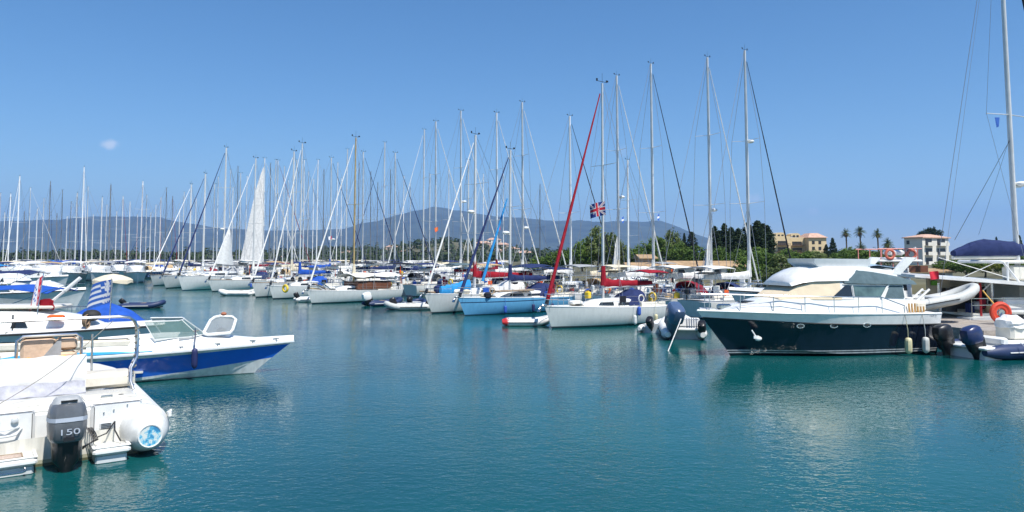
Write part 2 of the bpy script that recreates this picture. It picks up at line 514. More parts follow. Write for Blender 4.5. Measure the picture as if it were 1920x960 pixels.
def sh_bush(rr):
    a = rr.uniform(0, 6.28); q = rr.random() ** .5; z = rr.random()
    return Vector((math.cos(a) * q * .5 * (1 - .45 * z), math.sin(a) * q * .5 * (1 - .45 * z), .06 + z * .86)), rr.uniform(.07, .14)
def sh_cyp(rr):
    z = rr.random(); w = .13 * min(1, (1 - z) ** .8 * 2.2 + .06) * min(1, z * 5 + .5); a = rr.uniform(0, 6.28)
    q = rr.random() ** .4
    return Vector((math.cos(a) * w * q, math.sin(a) * w * q, .04 + z * .94)), rr.uniform(.022, .045)
def sh_pine(rr):
    a = rr.uniform(0, 6.28); q = rr.random() ** .5
    return Vector((math.cos(a) * q * .42, math.sin(a) * q * .42, .80 + (1 - q * q) * .14 + rr.uniform(-.07, .05))), rr.uniform(.05, .09)
def trunk_mb(h, r, top, seed, nl=5, spread=.25):
    rr = random.Random(seed); m = MB()
    m.tube([(0, 0, -.05), (rr.uniform(-.02, .02), rr.uniform(-.02, .02), top * .5), (rr.uniform(-.03, .03), rr.uniform(-.03, .03), top)], [r * 1.3, r, r * .6], 7)
    for k in range(nl):
        a = k * 6.28 / nl + rr.random(); z0 = top * rr.uniform(.55, .95)
        m.tube([(0, 0, z0), (math.cos(a) * spread * .5, math.sin(a) * spread * .5, z0 + .12), (math.cos(a) * spread, math.sin(a) * spread, z0 + .27)], [r * .5, r * .3, r * .12], 5)
    return m
TREE = {}
def proto_tree(kind):
    if kind in TREE: return TREE[kind]
    lst = []
    spec = dict(broad=(sh_broad, 95, 34, .030, 3), bush=(sh_bush, 80, 30, .034, 3), cypress=(sh_cyp, 420, 14, .015, 3), pine=(sh_pine, 70, 30, .024, 1))[kind]
    for k in range(spec[4]):
        cm = make_crown(spec[0], spec[1], spec[2], spec[3], hash((kind == 'bush', kind == 'cypress', k)) % 999 + k)
        me = bpy.data.meshes.new(kind + '_crown'); me.from_pydata(cm.v, [], cm.f); me.materials.append(lf_green)
        tm = trunk_mb(1, dict(broad=.028, bush=.02, cypress=.014, pine=.022)[kind], dict(broad=.42, bush=.25, cypress=.8, pine=.72)[kind], k, dict(broad=6, bush=5, cypress=0, pine=6)[kind], dict(broad=.25, bush=.2, cypress=.1, pine=.25)[kind])
        te = bpy.data.meshes.new(kind + '_trunk'); te.from_pydata(tm.v, [], tm.f); te.materials.append(bark)
        lst.append((me, te))
    TREE[kind] = lst; return lst
def tree(kind, px, ytop, Y, wpx, label, leafm=None, group=None, name=None):
    p = P(px, ytop, Y); z0 = gz(p.x, Y); z0 = max(z0, .2)
    h = p.z - z0; w = wpx / F * Y
    base = dict(broad=.92, bush=1.05, cypress=.29, pine=.9)[kind]
    me, te = proto_tree(kind)[rnd.randrange(len(proto_tree(kind)))]
    t = thing(name or dict(broad='broadleaf_tree', bush='shrub', cypress='cypress_tree', pine='pine_tree')[kind], label, dict(bush='shrub').get(kind, 'tree'), (p.x, Y, z0), rnd.uniform(0, 6.28), group)
    s = w / base
    for nm, mesh in (('crown', me), ('trunk', te)):
        o = bpy.data.objects.new(nm, mesh); col.objects.link(o); o.parent = t; o.scale = (s, s, h)
        if nm == 'crown' and leafm is not None:
            o.material_slots[0].link = 'OBJECT'; o.material_slots[0].material = leafm
    return t
G1 = 'trees on the shore behind the marina'
# green wall of shrubs and trees close to the shore, right of centre
for (px, yt, Y, w, lm, lb) in (
    (1398, 478, 84, 62, lf_green, 'rounded dark green tree at the left end of the shrub bank'),
    (1432, 470, 88, 66, lf_green, 'bushy green tree between the rightmost thin mast and the cypresses'),
    (1466, 476, 84, 62, lf_olive, 'olive green tree left of the flybridge, below the yellow building'),
    (1500, 471, 92, 70, lf_green, 'green tree directly below the left half of the yellow building'),
    (1538, 474, 90, 64, lf_olive, 'olive green tree directly below the right half of the yellow building'),
    (1574, 470, 98, 62, lf_green, 'green tree just right of the yellow building'),
    (1612, 466, 102, 66, lf_green, 'dense green tree below the middle palm'),
    (1645, 468, 104, 56, lf_green, 'dense green tree below the third palm'),
    (1378, 500, 80, 48, lf_olive, 'low olive tree beside the terracotta roof'),
    (1452, 500, 78, 60, lf_olive, 'low pale shrub on the bank above the white foredeck'),
    (1500, 502, 78, 60, lf_green, 'low dark shrub on the bank left of the flybridge')):
    tree('bush', px, yt, Y, w, lb, lm, G1)
for (px, yt, Y, w, lb) in ((1340, 424, 122, 26, 'dark cypress at the left of the tall cypress group'), (1358, 419, 126, 28, 'second dark cypress of the group, tight beside the leftmost'),
    (1384, 428, 118, 30, 'dark cypress just left of the tall thin mast'), (1402, 417, 122, 36, 'broad dark cypress right behind the tall thin mast'),
    (1420, 413, 120, 38, 'tallest dark cypress, in the middle of the right clump'), (1438, 422, 124, 34, 'dark cypress at the right end of the clump, by the yellow building'),
    (1283, 437, 150, 12, 'thin lone cypress left of the dark cypress group'), (1297, 434, 148, 24, 'small dark cypress beside the thin lone cypress'),
    (1561, 446, 150, 16, 'thin dark cypress right of the yellow building'), (1549, 458, 148, 14, 'short cypress at the corner of the yellow building'),
    (1348, 432, 132, 28, 'cypress behind the first two of the tall group'), (1371, 426, 130, 30, 'cypress in the gap between the two halves of the tall group'), (1410, 424, 130, 34, 'cypress behind the broad one by the thin mast'), (1430, 419, 128, 34, 'cypress behind the tallest one of the right clump'),
    (1868, 444, 130, 10, 'thin cypress behind the navy sail cover'), (1911, 441, 130, 13, 'thin cypress at the right edge behind the big mast')):
    tree('cypress', px, yt, Y, w, lb, lf_dark, 'cypresses above the marina')
for (px, yt, Y, w, lm, lb) in (
    (1012, 481, 120, 46, lf_green, 'low green tree at the left end of the shore trees'), (1036, 472, 118, 50, lf_green, 'green tree left of the red furled sail'),
    (1064, 463, 114, 56, lf_green, 'green tree behind the red furled sail'), (1092, 447, 108, 52, lf_green, 'green tree left of the tall leafy tree'),
    (1122, 424, 108, 66, lf_olive, 'tall pale leafy tree behind the mast with the British flag'), (1148, 433, 104, 56, lf_olive, 'tall leafy tree right of the British flag mast'),
    (1182, 462, 128, 50, lf_green, 'low tree between two white masts'), (1212, 454, 130, 52, lf_green, 'green tree left of the grey mast'),
    (1234, 440, 132, 46, lf_green, 'green tree behind the grey mast with the blue flag'), (1256, 429, 134, 46, lf_olive, 'tall round green tree right of the grey mast'),
    (1276, 452, 128, 44, lf_green, 'green tree below the thin lone cypress'), (1302, 460, 126, 52, lf_green, 'green tree left of the double white mast'),
    (1326, 466, 116, 46, lf_green, 'green tree behind the double white mast'), (1352, 462, 112, 52, lf_green, 'green tree at the foot of the leftmost cypresses'),
    (1384, 466, 108, 46, lf_green, 'green tree at the foot of the broad cypress'), (1420, 462, 106, 54, lf_green, 'green tree at the foot of the tallest cypress'),
    (1476, 466, 140, 56, lf_green, 'far green tree at the foot of the yellow building'), (1524, 468, 140, 56, lf_olive, 'far olive tree in front of the yellow building'),
    (1592, 462, 150, 50, lf_green, 'far green tree below the leftmost palm'), (1668, 464, 150, 36, lf_green, 'green tree left of the white apartment block'),
    (1686, 468, 150, 30, lf_green, 'small green tree touching the white apartment block'),
    (1780, 486, 96, 60, lf_green, 'green tree in front of the white apartment block'), (1812, 480, 92, 60, lf_green, 'green tree below the navy sail cover'),
    (1846, 478, 94, 50, lf_yel, 'yellow green tree beside the white hardtop'), (1885, 478, 98, 60, lf_green, 'green tree behind the white hardtop at right'),
    (1915, 470, 104, 60, lf_green, 'green tree at the right edge of the picture')):
    tree('broad', px, yt, Y, w, lb, lm, G1)
tree('pine', 1746, 426, 262, 40, 'dark pine rising behind the roof of the white apartment block', lf_dark)
tree('pine', 1728, 434, 262, 22, 'small pine left of the large pine above the white block', lf_dark)

def palm(px, ytop, Y, label, hw=12):
    p = P(px, ytop, Y); z0 = gz(p.x, Y); h = p.z - z0; rr = random.Random(px)
    t = thing('palm_tree', label, 'palm tree', (p.x, Y, z0), 0, 'palms between the two buildings')
    r = hw / F * Y
    tm = MB(); tm.tube([(0, 0, -.3), (.1, 0, h * .4), (0, 0, h - r * .8)], [.24, .17, .2], 8); tm.build('trunk', bark, t)
    c = MB(); top = Vector((0, 0, h - r * .75))
    for k in range(46):
        a = rr.uniform(0, 6.28); e = rr.uniform(-.75, 1.35); n = 7; pts = []
        for i in range(n):
            q = i / (n - 1); l = r * q * 1.05
            pts.append(top + Vector((math.cos(a) * math.cos(e) * l, math.sin(a) * math.cos(e) * l, math.sin(e) * l - (q ** 2) * r * .45 * math.cos(e))))
        side = Vector((-math.sin(a), math.cos(a), 0))
        for i in range(1, n):
            for sgn in (-1, 1):
                for q in (0, .5):
                    b0 = pts[i - 1].lerp(pts[i], q); wl = r * .26 * math.sin(max(.15, (i + q) / n) * 3.0)
                    tip = b0 + side * sgn * wl + Vector((0, 0, -wl * .5)) + (pts[i] - pts[i - 1]) * .5
                    c.add([b0, b0 + (pts[i] - pts[i - 1]) * .28, tip], [(0, 1, 2)])
    c.build('crown', lf_palm, t, smooth=0)
    d = MB()
    for k in range(22):
        a = rr.uniform(0, 6.28); d.tube([top + Vector((0, 0, -.1)), top + Vector((math.cos(a) * r * .28, math.sin(a) * r * .28, -r * .35)), top + Vector((math.cos(a) * r * .22, math.sin(a) * r * .22, -r * .8))], [.05, .1, .02], 4)
    d.build('dead_fronds', mat('dry_fronds', (.22, .15, .07), .9, var=.3), t)
palm(1586, 428, 190, 'tall fan palm, leftmost of the row beside the yellow building', 11)
palm(1612, 425, 186, 'tallest fan palm, middle of the row')
palm(1645, 429, 182, 'tall fan palm, right one of the three tall palms', 11)
palm(1663, 446, 188, 'short fan palm nearest to the white apartment block', 12)
palm(1613, 454, 180, 'short young palm growing under the middle tall palm', 12)

# far woods on the hill and behind the marina
fw = MB(); rr = random.Random(5)
for k in range(2300):
    px = rr.uniform(-60, 1700); Y = rr.uniform(395, 900) if rr.random() < .75 else rr.uniform(392, 470)
    x = (px - 960) / F * Y; z = gz(x, Y); s = rr.uniform(2.2, 4.6)
    if z < 0: continue
    tall = rr.random() < .18
    for i in range(16):
        d = rv(rr)
        leaf(fw, Vector((x + d.x * s * (.35 if tall else .8), Y + d.y * s * .6, z + s * (.9 if tall else .55) + d.z * s * (1.0 if tall else .6))), (d + Vector((0, 0, .5))).normalized(), s * .36 * rr.uniform(.7, 1.3), rr)
o = fw.build('distant_woods', lf_far, smooth=0); tag(o, 'dark wooded slope behind the masts', kind='stuff')

# ---- buildings
terr = mat('terracotta_tiles', (.42, .28, .15), .85, var=.35, scale=1.2, bump=.4, bscale=3)
terr2 = mat('pale_red_tiles', (.58, .37, .27), .85, var=.3, scale=1.2)
stucco_y = mat('yellow_stucco', (.66, .52, .31), .9, var=.14, scale=.5)
stucco_w = mat('off_white_stucco', (.66, .63, .56), .9, var=.12, scale=.5)
stucco_p = mat('pinkish_stucco', (.55, .40, .30), .9, var=.14, scale=.5)
stucco_g = mat('grey_stucco', (.42, .42, .40), .9, var=.14, scale=.5)
dark_in = mat('dark_opening', (.03, .03, .032), .3, var=.2)
shut = mat('green_brown_shutter', (.10, .09, .06), .7, var=.2)
def house(px, ytop, Y, w, d, rz, label, wallm, group=None, floors=2, nwin=3, roofm=None, hip=True, zbase=None, h=None, roofh=None):
    roofm = roofm or terr2
    p = P(px, ytop, Y); z0 = gz(p.x, Y) if zbase is None else zbase
    hh = (p.z - z0) if h is None else h
    rh = roofh or min(hh * .28, w * .16)
    t = thing('house', label, 'house', (p.x, Y, z0 - .3), rz, group)
    wh = hh - rh + .3
    MB().box((0, 0, wh / 2), (w, d, wh)).build('wall', wallm, t, smooth=0)
    rm = MB(); e = .35; i = w * .28 if hip else 0
    a = [(-w / 2 - e, -d / 2 - e, wh + .01), (w / 2 + e, -d / 2 - e, wh + .01), (w / 2 + e, d / 2 + e, wh + .01), (-w / 2 - e, d / 2 + e, wh + .01)]
    a2 = [(x, y, z + .14) for x, y, z in a]
    rg = [(-w / 2 - e + i, 0, wh + rh), (w / 2 + e - i, 0, wh + rh)]
    rm.add(a + a2 + rg, [(3, 2, 1, 0), (0, 1, 5, 4), (1, 2, 6, 5), (2, 3, 7, 6), (3, 0, 4, 7), (4, 5, 9, 8), (6, 7, 8, 9), (5, 6, 9), (7, 4, 8)])
    rm.build('roof', roofm, t, smooth=0)
    fh = (wh - .3) / floors
    for f in range(floors):
        for k in range(nwin):
            x = -w / 2 + w * (k + .5) / nwin; z = .3 + fh * (f + .55)
            wd = MB(); wd.box((x, -d / 2 - .02, z), (w / nwin * .36, .06, fh * .48)); fo = wd.build('window', dark_in, t, smooth=0)
            fr = MB()
            ww, zz = w / nwin * .36, fh * .48
            fr.box((x, -d / 2 - .07, z - zz / 2 - .05), (ww + .2, .12, .08)); fr.build('sill', stucco_w, fo, smooth=0)
    return t
G2 = 'houses on the wooded hill behind the marina'
hs = [(655, 470, 560, 'cream'), (702, 474, 540, 'white'), (738, 459, 640, 'cream'), (757, 470, 560, 'pink'), (880, 463, 600, 'white'), (905, 452, 650, 'cream'), (926, 446, 690, 'white'),
      (942, 455, 640, 'cream'), (930, 466, 560, 'pink'), (962, 463, 600, 'white'), (985, 470, 560, 'cream'), (845, 458, 660, 'white'), (520, 478, 500, 'pink'), (430, 479, 500, 'cream'), (790, 476, 520, 'white'), (165, 479, 520, 'white')]
for i, (px, y, Y, c) in enumerate(hs):
    hw = rnd.uniform(9, 15)
    z0 = P(px, y, Y).z - rnd.uniform(7, 8.5)
    house(px, y, Y, hw, 8, rnd.uniform(-.5, .5), {'cream': 'small cream house with a red roof', 'white': 'small white house with a red roof', 'pink': 'small pinkish house with a red roof'}[c] + ', ' +
          ['left of the tan mast', 'right of the tan mast', 'under the left foot of the mountain peak', 'below the peak, near the shore', 'above the blue boat bow', 'on the crest right of the peak', 'highest on the crest near the blue stay', 'just under the crest by the blue stay', 'low by the blue stay', 'right of the blue stay', 'at the right end of the hill', 'directly below the peak', 'beside the raised white sail', 'left of the raised white sail', 'low at the foot of the hill', 'far left behind the marina'][i],
          {'cream': stucco_p, 'white': stucco_w, 'pink': stucco_p}[c], G2, 2, 3, zbase=z0)

# long low buildings with terracotta roofs on the shore
def low_building(px0, px1, yr, Y, label, wallm=stucco_w, rh=.9):
    a = P(px0, yr, Y); b = P(px1, yr, Y); w = b.x - a.x
    return house((px0 + px1) / 2, yr, Y, w, 6, 0, label, wallm, None, 1, max(2, int(w / 2.2)), terr, False, h=a.z - gz((a.x + b.x) / 2, Y), roofh=rh)
low_building(1252, 1384, 489, 104, 'long low shore building with an ochre tiled roof left of the shrub bank')
low_building(1174, 1240, 492, 100, 'short low shore building with an ochre tiled roof between two masts')
low_building(1196, 1222, 477, 118, 'small red roofed house above the ochre roofs', stucco_p, .7)
low_building(1668, 1760, 503, 96, 'low cream building in front of the white apartment block', stucco_w, .5)

# yellow apartment building
Yb = 205; q = P(1495, 440, Yb); zb = 1.0; s1 = Yb / F
t = thing('apartment_building', 'yellow holiday apartment building with balconies and arched dormers on the right shore', 'building', (q.x, Yb, zb), 0)
def bx_px(m, x0, x1, y0, y1, d0, d1, mi=0):
    m.box((((x0 + x1) / 2 - 1495) * s1, (d0 + d1) / 2, H + (483 - (y0 + y1) / 2) * s1 - zb), ((x1 - x0) * s1, d1 - d0, (y1 - y0) * s1), mi=mi)
m = MB(); bx_px(m, 1452, 1482, 443, 487, 0, 8); bx_px(m, 1482.02, 1512, 445, 487, 1.2, 8.6); bx_px(m, 1512.02, 1545, 446, 487, -1.5, 7); m.build('wall', stucco_y, t, smooth=0)
for (x0, x1, y) in ((1456, 1473, 436), (1487, 1504, 437)):
    m = MB(); poly = []
    for k in range(9):
        a = math.pi * k / 8; poly.append((((x0 + x1) / 2 + (x1 - x0) / 2 * math.cos(a) - 1495) * s1, H + (483 - y - 3 + 3 * math.sin(a)) * s1 - zb))
    poly += [((x0 - 1495) * s1, H + (483 - 443.2) * s1 - zb), ((x1 - 1495) * s1, H + (483 - 443.2) * s1 - zb)]
    m.prism(poly, .3 if x0 < 1480 else 1.4, 5); m.build('dormer', stucco_y, t, smooth=0)
    for k in (0, 1):
        m = MB(); bx_px(m, x0 + 3 + k * 7, x0 + 7 + k * 7, y + 4, y + 10, (.2 if x0 < 1480 else 1.3), (.29 if x0 < 1480 else 1.39)); m.build('window', dark_in, t, smooth=0)
for (x0, x1, yy, dd) in ((1455, 1479, 452, 0), (1455, 1479, 464, 0), (1485, 1509, 453, 1.2), (1485, 1509, 465, 1.2)):
    m = MB(); bx_px(m, x0 + 3, x1 - 3, yy, yy + 8, dd - .06, dd - .003); m.build('window', dark_in, t, smooth=0)
    m = MB(); bx_px(m, x0, x1, yy + 7.5, yy + 8.3, dd - 1.3, dd - .07)
    bx_px(m, x0, x1, yy + 4.6, yy + 5.1, dd - 1.3, dd - 1.2)
    for k in range(8): bx_px(m, x0 + k * (x1 - x0 - .4) / 7, x0 + .4 + k * (x1 - x0 - .4) / 7, yy + 5.1, yy + 7.5, dd - 1.28, dd - 1.22)
    m.build('balcony', mat('brown_balcony', (.16, .10, .06), .8), t, smooth=0)
for (x0, y0) in ((1518, 452), (1530, 452), (1518, 463), (1530, 463)):
    m = MB(); bx_px(m, x0, x0 + 5, y0, y0 + 6, -1.56, -1.503); m.build('window', dark_in, t, smooth=0)
m = MB(); x0, x1 = (1510 - 1495) * s1, (1547 - 1495) * s1; zr = H + (483 - 446) * s1 - zb
m.add([(x0, -2, zr), (x1, -2, zr), (x1, 7.6, zr), (x0, 7.6, zr), (x0 + 1.6, 1, zr + 1.3), (x1 - 1.6, 1, zr + 1.3), (x1 - 1.6, 4.5, zr + 1.3), (x0 + 1.6, 4.5, zr + 1.3)], [(3, 2, 1, 0), (0, 1, 5, 4), (1, 2, 6, 5), (2, 3, 7, 6), (3, 0, 4, 7), (4, 5, 6, 7)])
m.build('roof', terr2, t, smooth=0)

# white apartment block: corner towards the camera
Yb = 215; c0 = P(1729, 445, Yb); zb = gz(c0.x, Yb) - .4
t = thing('apartment_block', 'white three storey apartment block with recessed balconies on the right shore', 'building', (c0.x, Yb, zb), R(-28))
# local: corner at origin, front face towards -y running +x, side face along -x.. built as a box x 0..W, y 0..D turned so that the left side shows
Wb, Db = 12.6, 5.6; top = P(1729, 446, Yb).z - zb
t.rotation_euler = (0, 0, R(28))
m = MB(); m.box((Wb / 2, Db / 2, top / 2), (Wb, Db, top)); m.build('wall', stucco_w, t, smooth=0)
m = MB(); e = .5
m.add([(-e, -e, top + .003), (Wb + e, -e, top + .003), (Wb + e, Db + e, top + .003), (-e, Db + e, top + .003), (-e, -e, top + .25), (Wb + e, -e, top + .25), (Wb + e, Db + e, top + .25), (-e, Db + e, top + .25), (Wb * .4, Db * .4, top + 1.2), (Wb * .6, Db * .4, top + 1.2), (Wb * .6, Db * .6, top + 1.2), (Wb * .4, Db * .6, top + 1.2)],
      [(3, 2, 1, 0), (0, 1, 5, 4), (1, 2, 6, 5), (2, 3, 7, 6), (3, 0, 4, 7), (4, 5, 9, 8), (5, 6, 10, 9), (6, 7, 11, 10), (7, 4, 8, 11), (8, 9, 10, 11)])
m.build('roof', terr2, t, smooth=0)
for f in range(3):
    z = top * (f + .5) / 3 + .2
    for (xa, xb) in ((1.4, 4.4), (7.0, 10.8)):
        m = MB(); m.box(((xa + xb) / 2, -.03, z), (xb - xa, .055, 1.9)); m.build('window', dark_in, t, smooth=0)
        m = MB(); m.box(((xa + xb) / 2, -.62, z - 1.05), (xb - xa + .8, 1.1, .16)); m.box(((xa + xb) / 2, -1.13, z - .52), (xb - xa + .8, .08, .85))
        m.build('balcony', stucco_w, t, smooth=0)
for f in range(3):
    m = MB(); m.box((-.03, 4.4, top * (f + .55) / 3), (.055, .9, 1.1)); m.build('window', dark_in, t, smooth=0)

# ---- pontoons and quays
conc = mat('pale_concrete', (.42, .40, .36), .9, var=.25, scale=.8, bump=.2)
U = Vector((-50, 62, 0)).normalized(); V = Vector((.78, .63, 0)).normalized()    # along the pontoon; from the bows in to the pontoon
def deck_strip(name, a, b, w, z, m_):
    a, b = Vector(a), Vector(b); d = (b - a).normalized(); n = Vector((-d.y, d.x, 0)) * w / 2
    m = MB(); m.loft([[a + n + Vector((0, 0, -1.2)), a - n + Vector((0, 0, -1.2)), a - n + Vector((0, 0, z)), a + n + Vector((0, 0, z))], [b + n + Vector((0, 0, -1.2)), b - n + Vector((0, 0, -1.2)), b - n + Vector((0, 0, z)), b + n + Vector((0, 0, z))]])
    o = m.build(name, m_, smooth=0); tag(o, kind='structure'); return o
A0 = Vector((11.5, 45.5, 0)); deck_strip('pontoon', A0 - U * 4, A0 + U * 88, 2.4, .55, conc)
deck_strip('quay', (17.5, 31.5, 0), (46, 37, 0), 6, .8, mat('grey_planks', (.36, .32, .28), .85, var=.4, scale=4, bump=.3))
deck_strip('pontoon', (-110, 175, 0), (-20, 168, 0), 2.4, .55, conc)

# ================================================================== BOATS
def hull_rings(L, B, fs, fb_, draft, rake=.5, srake=.0, stern=.78, kind='sail', n=20, zrows=None, tmax=.42, bpow=2.1, sk=None):
    """stations stern -> bow; each ring: port sheer ... keel ... starboard sheer. x from 0 (stern at waterline) to L (bow at waterline)"""
    rings = []; sheer = []
    ns = 7 if kind == 'sail' else 6
    for i in range(n):
        t = i / (n - 1)
        t = t if t < .8 else .8 + (t - .8) * 1.0
        f = 1 - ((t - tmax) / (1 - tmax)) ** bpow if t > tmax else 1 - (1 - stern) * ((tmax - t) / tmax) ** 1.7
        b = B / 2 * max(f, .0)
        zs = fs + (fb_ - fs) * t ** 1.7
        zk = -draft * (math.sin(min(1, (1 - t) * 3.2 + .12) * math.pi / 2)) * (.55 + .45 * min(1, t * 4))
        half = []
        for k in range(ns + 1):
            s = sk[k] if sk else k / ns
            if kind == 'sail':
                a = s * math.pi / 2
                y = b * math.sin(a) ** (.62 + .5 * t ** 3); z = zk + (zs - zk) * (1 - math.cos(a)) ** .95
            else:
                # keel, chine, then flaring topside
                if s < .34:
                    q = s / .34; y = b * (.80 - .38 * t ** 2.5) * q; z = lerp(zk, lerp(-.02, .42 * zs, t ** 2.6), q)
                else:
                    q = (s - .34) / .66; zc = lerp(-.02, .42 * zs, t ** 2.6)
                    y = b * lerp(.80 - .38 * t ** 2.5, 1.0, q ** (1 + .8 * t)); z = lerp(zc, zs, q)
            wz = max(0, z) / max(fb_, .1)
            x = t * L + rake * wz * t ** 5 - srake * (max(0, z) / fs) * (1 - t) ** 6
            half.append(Vector((x, y, z)))
        ring = [Vector((p.x, p.y, p.z)) for p in reversed(half)] + [Vector((p.x, -p.y, p.z)) for p in half[1:]]
        rings.append(ring); sheer.append(half[-1])
    return rings, sheer
def deck_mesh(sheer, camber=.06, drop=.0, inset=.0):
    m = MB(); rows = []
    for p in sheer:
        row = []
        for k in range(7):
            u = 1 - 2 * k / 6; row.append(Vector((p.x - .01, (p.y - inset) * u if p.y > inset else 0, p.z - drop + camber * (1 - u * u))))
        rows.append(row)
    vs = [v for r in rows for v in r]; n = 7
    m.add(vs, [(i * n + j, (i + 1) * n + j, (i + 1) * n + j + 1, i * n + j + 1) for i in range(len(rows) - 1) for j in range(n - 1)])
    return m
def sheer_at(sheer, x):
    for a, b in zip(sheer, sheer[1:]):
        if x <= b.x: t = (x - a.x) / max(1e-6, b.x - a.x); return a.lerp(b, max(0, t))
    return sheer[-1]
def tilt_h(x0, x1, z, n=5): pass

hm_white = hull_mat('hull_white', [(.0, (.05, .07, .12)), (.07, (.03, .06, .16)), (9, (.78, .78, .76))])
hm_white2 = hull_mat('hull_white_red_line', [(.0, (.10, .03, .03)), (.06, (.25, .03, .03)), (9, (.74, .74, .70))])
hm_grey = hull_mat('hull_shaded_grey', [(.02, (.02, .03, .05)), (.10, (.04, .05, .06)), (9, (.60, .62, .60))])  # shade on the white front-row hulls is put into this grey
hm_blue = hull_mat('hull_light_blue', [(.06, (.03, .05, .10)), (.78, (.13, .38, .62)), (.84, (.02, .05, .12)), (9, (.13, .38, .62))])
hm_navy = hull_mat('hull_navy', [(.05, (.02, .02, .03)), (.12, (.5, .5, .5)), (9, (.02, .04, .09))])
hm_cream = hull_mat('hull_cream', [(.03, (.05, .05, .05)), (9, (.70, .66, .54))])
hm_shaded = hull_mat('hull_shaded_slate', [(.05, (.02, .02, .03)), (9, (.10, .14, .18))])  # slate tone holds the shade of bow-on hulls as colour
HM = dict(white=hm_white, white2=hm_white2, grey=hm_grey, blue=hm_blue, navy=hm_navy, cream=hm_cream, slate=hm_shaded)

def fender(parent, x, y, ztop, col_='white', r=.11, h=.5, name='fender'):
    mt = {'white': hyp_w, 'navy': mat('navy_fender', (.02, .025, .10), .5, var=.2), 'cream': mat('yellowed_fender', (.62, .56, .34), .5, var=.25), 'blue': mat('blue_fender', (.03, .10, .45), .5, var=.2), 'grey': hyp_g}[col_]
    m = MB(); prof = [(0, .02), (.03, .04), (.06, .6), (.12, .92), (.25, 1), (.75, 1), (.88, .92), (.95, .6), (1, .1)]
    m.loft([[Vector((x + r * q * math.cos(a * math.pi / 4), y + r * q * math.sin(a * math.pi / 4), ztop - h * u)) for a in range(8)][::-1] for u, q in prof])
    m.tube([(x, y, ztop), (x, y - .0, ztop + .25), (x, y * .96, ztop + .55)], .012, 4)
    return m.build(name, mt, parent)
def drape(parent, x0, x1, z0, z1, r0, r1, name, mt, sag=.04, seed=1, yoff=0):
    """sail bundle along the boom"""
    rr = random.Random(seed); n = 14; pts = []; rs = []
    m = MB(); rings = []
    for i in range(n):
        t = i / (n - 1); x = lerp(x0, x1, t); z = lerp(z0, z1, t) - math.sin(t * math.pi) * sag; r = lerp(r0, r1, t ** .8) * rr.uniform(.86, 1.14)
        ring = []
        for k in range(9):
            a = 2 * math.pi * k / 9
            ring.append(Vector((x, yoff + math.cos(a) * r * .55 * rr.uniform(.9, 1.1), z + (math.sin(a) * 1.15 + .25) * r)))
        rings.append(ring)
    m.loft(rings); return m.build(name, mt, parent)

GEAR = ['navy', 'black', 'grey', 'white', 'tan', 'blue', 'slate', 'maroon', 'cream', 'black', 'white', 'orange']
def deck_gear(t, rr, sheer, L, fs, hr, B):
    """one more thing of the many a cruising boat carries on deck"""
    xx = L * rr.choice((rr.uniform(.0, .34), rr.uniform(.0, .34), rr.uniform(.3, .92))); s2 = sheer_at(sheer, xx); sg = rr.choice((1, -1)); y = s2.y * rr.uniform(.2, .9) * sg; z = s2.z
    mid = L * .30 < xx < L * .74 and abs(y) < s2.y * .6
    if mid: z += hr
    c = cv[rr.choice(GEAR)]; k = rr.randrange(9); m = MB()
    if k == 0: m.rbox((xx, y, z + .17), (rr.uniform(.3, .6), rr.uniform(.25, .4), rr.uniform(.24, .4)), .08); m.build('sail_bag', c, t)
    elif k == 1:
        m.torus((xx, y, z + .45), .20, .035, rr.choice('XY'), 12, 5); m.build('rope_coil', rr.choice([rope_m, cv['white'], cv['navy'], cv['tan']]), t)
    elif k == 2:
        w = rr.uniform(.3, .55); m.sheet([[(xx + w * u, s2.y * .96 * sg + .05 * math.sin(u * 5), s2.z + .62 - v * rr.uniform(.28, .4)) for v in (0, .5, 1)] for u in (0, .3, .65, 1)], .03); m.build('drying_cloth', c, t)
    elif k == 3:
        m.tube([(xx, s2.y * .93 * sg, s2.z), (xx - .1, s2.y * .93 * sg, s2.z + rr.uniform(1.2, 2.0))], .022, 4); m.rbox((xx - .1, s2.y * .93 * sg, s2.z + 1.15), (.16, .1, .3), .03); m.build('danbuoy', c, t)
    elif k == 4:
        m.rbox((xx, y, z + .2), (.22, .36, .36), .04); m.tube([(xx, y - .08, z + .40), (xx, y + .08, z + .40)], .03, 5); m.build('fuel_can', rr.choice([black, redm, cv['blue'], yellow]), t)
    elif k == 5:
        m.tube([(xx, y, z + .1), (xx + rr.uniform(.8, 1.6), y * .9, z + rr.uniform(.2, .7))], .05, 5); m.build('folded_gangway', rr.choice([steel, gel, teak]), t)
    elif k == 6:
        x3 = L * rr.uniform(.02, .2); m.sheet([[(x3 + .25 * i, -B * .22 + B * .11 * j, fs + 1.55 + .05 * i) for j in range(5)] for i in range(3)], .03); m.build('solar_panel', glass_d, t)
        m = MB(); [m.tube([(x3 + .25, yy * B, fs), (x3 + .25, yy * B, fs + 1.58)], .018, 4) for yy in (-.2, .2)]; m.build('panel_post', steel, t)
    elif k == 7:
        m.rbox((xx, y, z + .32), (.42, .5, .5), .1); m.rbox((xx - .16, y, z + .66), (.1, .46, .4), .05); m.build('deck_chair', c, t)
    else:
        fx = L * rr.uniform(.15, .8); s3 = sheer_at(sheer, fx); fender(t, fx, (s3.y + .1) * sg, s3.z * rr.uniform(.55, 1.15), rr.choice(['white', 'navy', 'blue', 'white']), .10, .5)
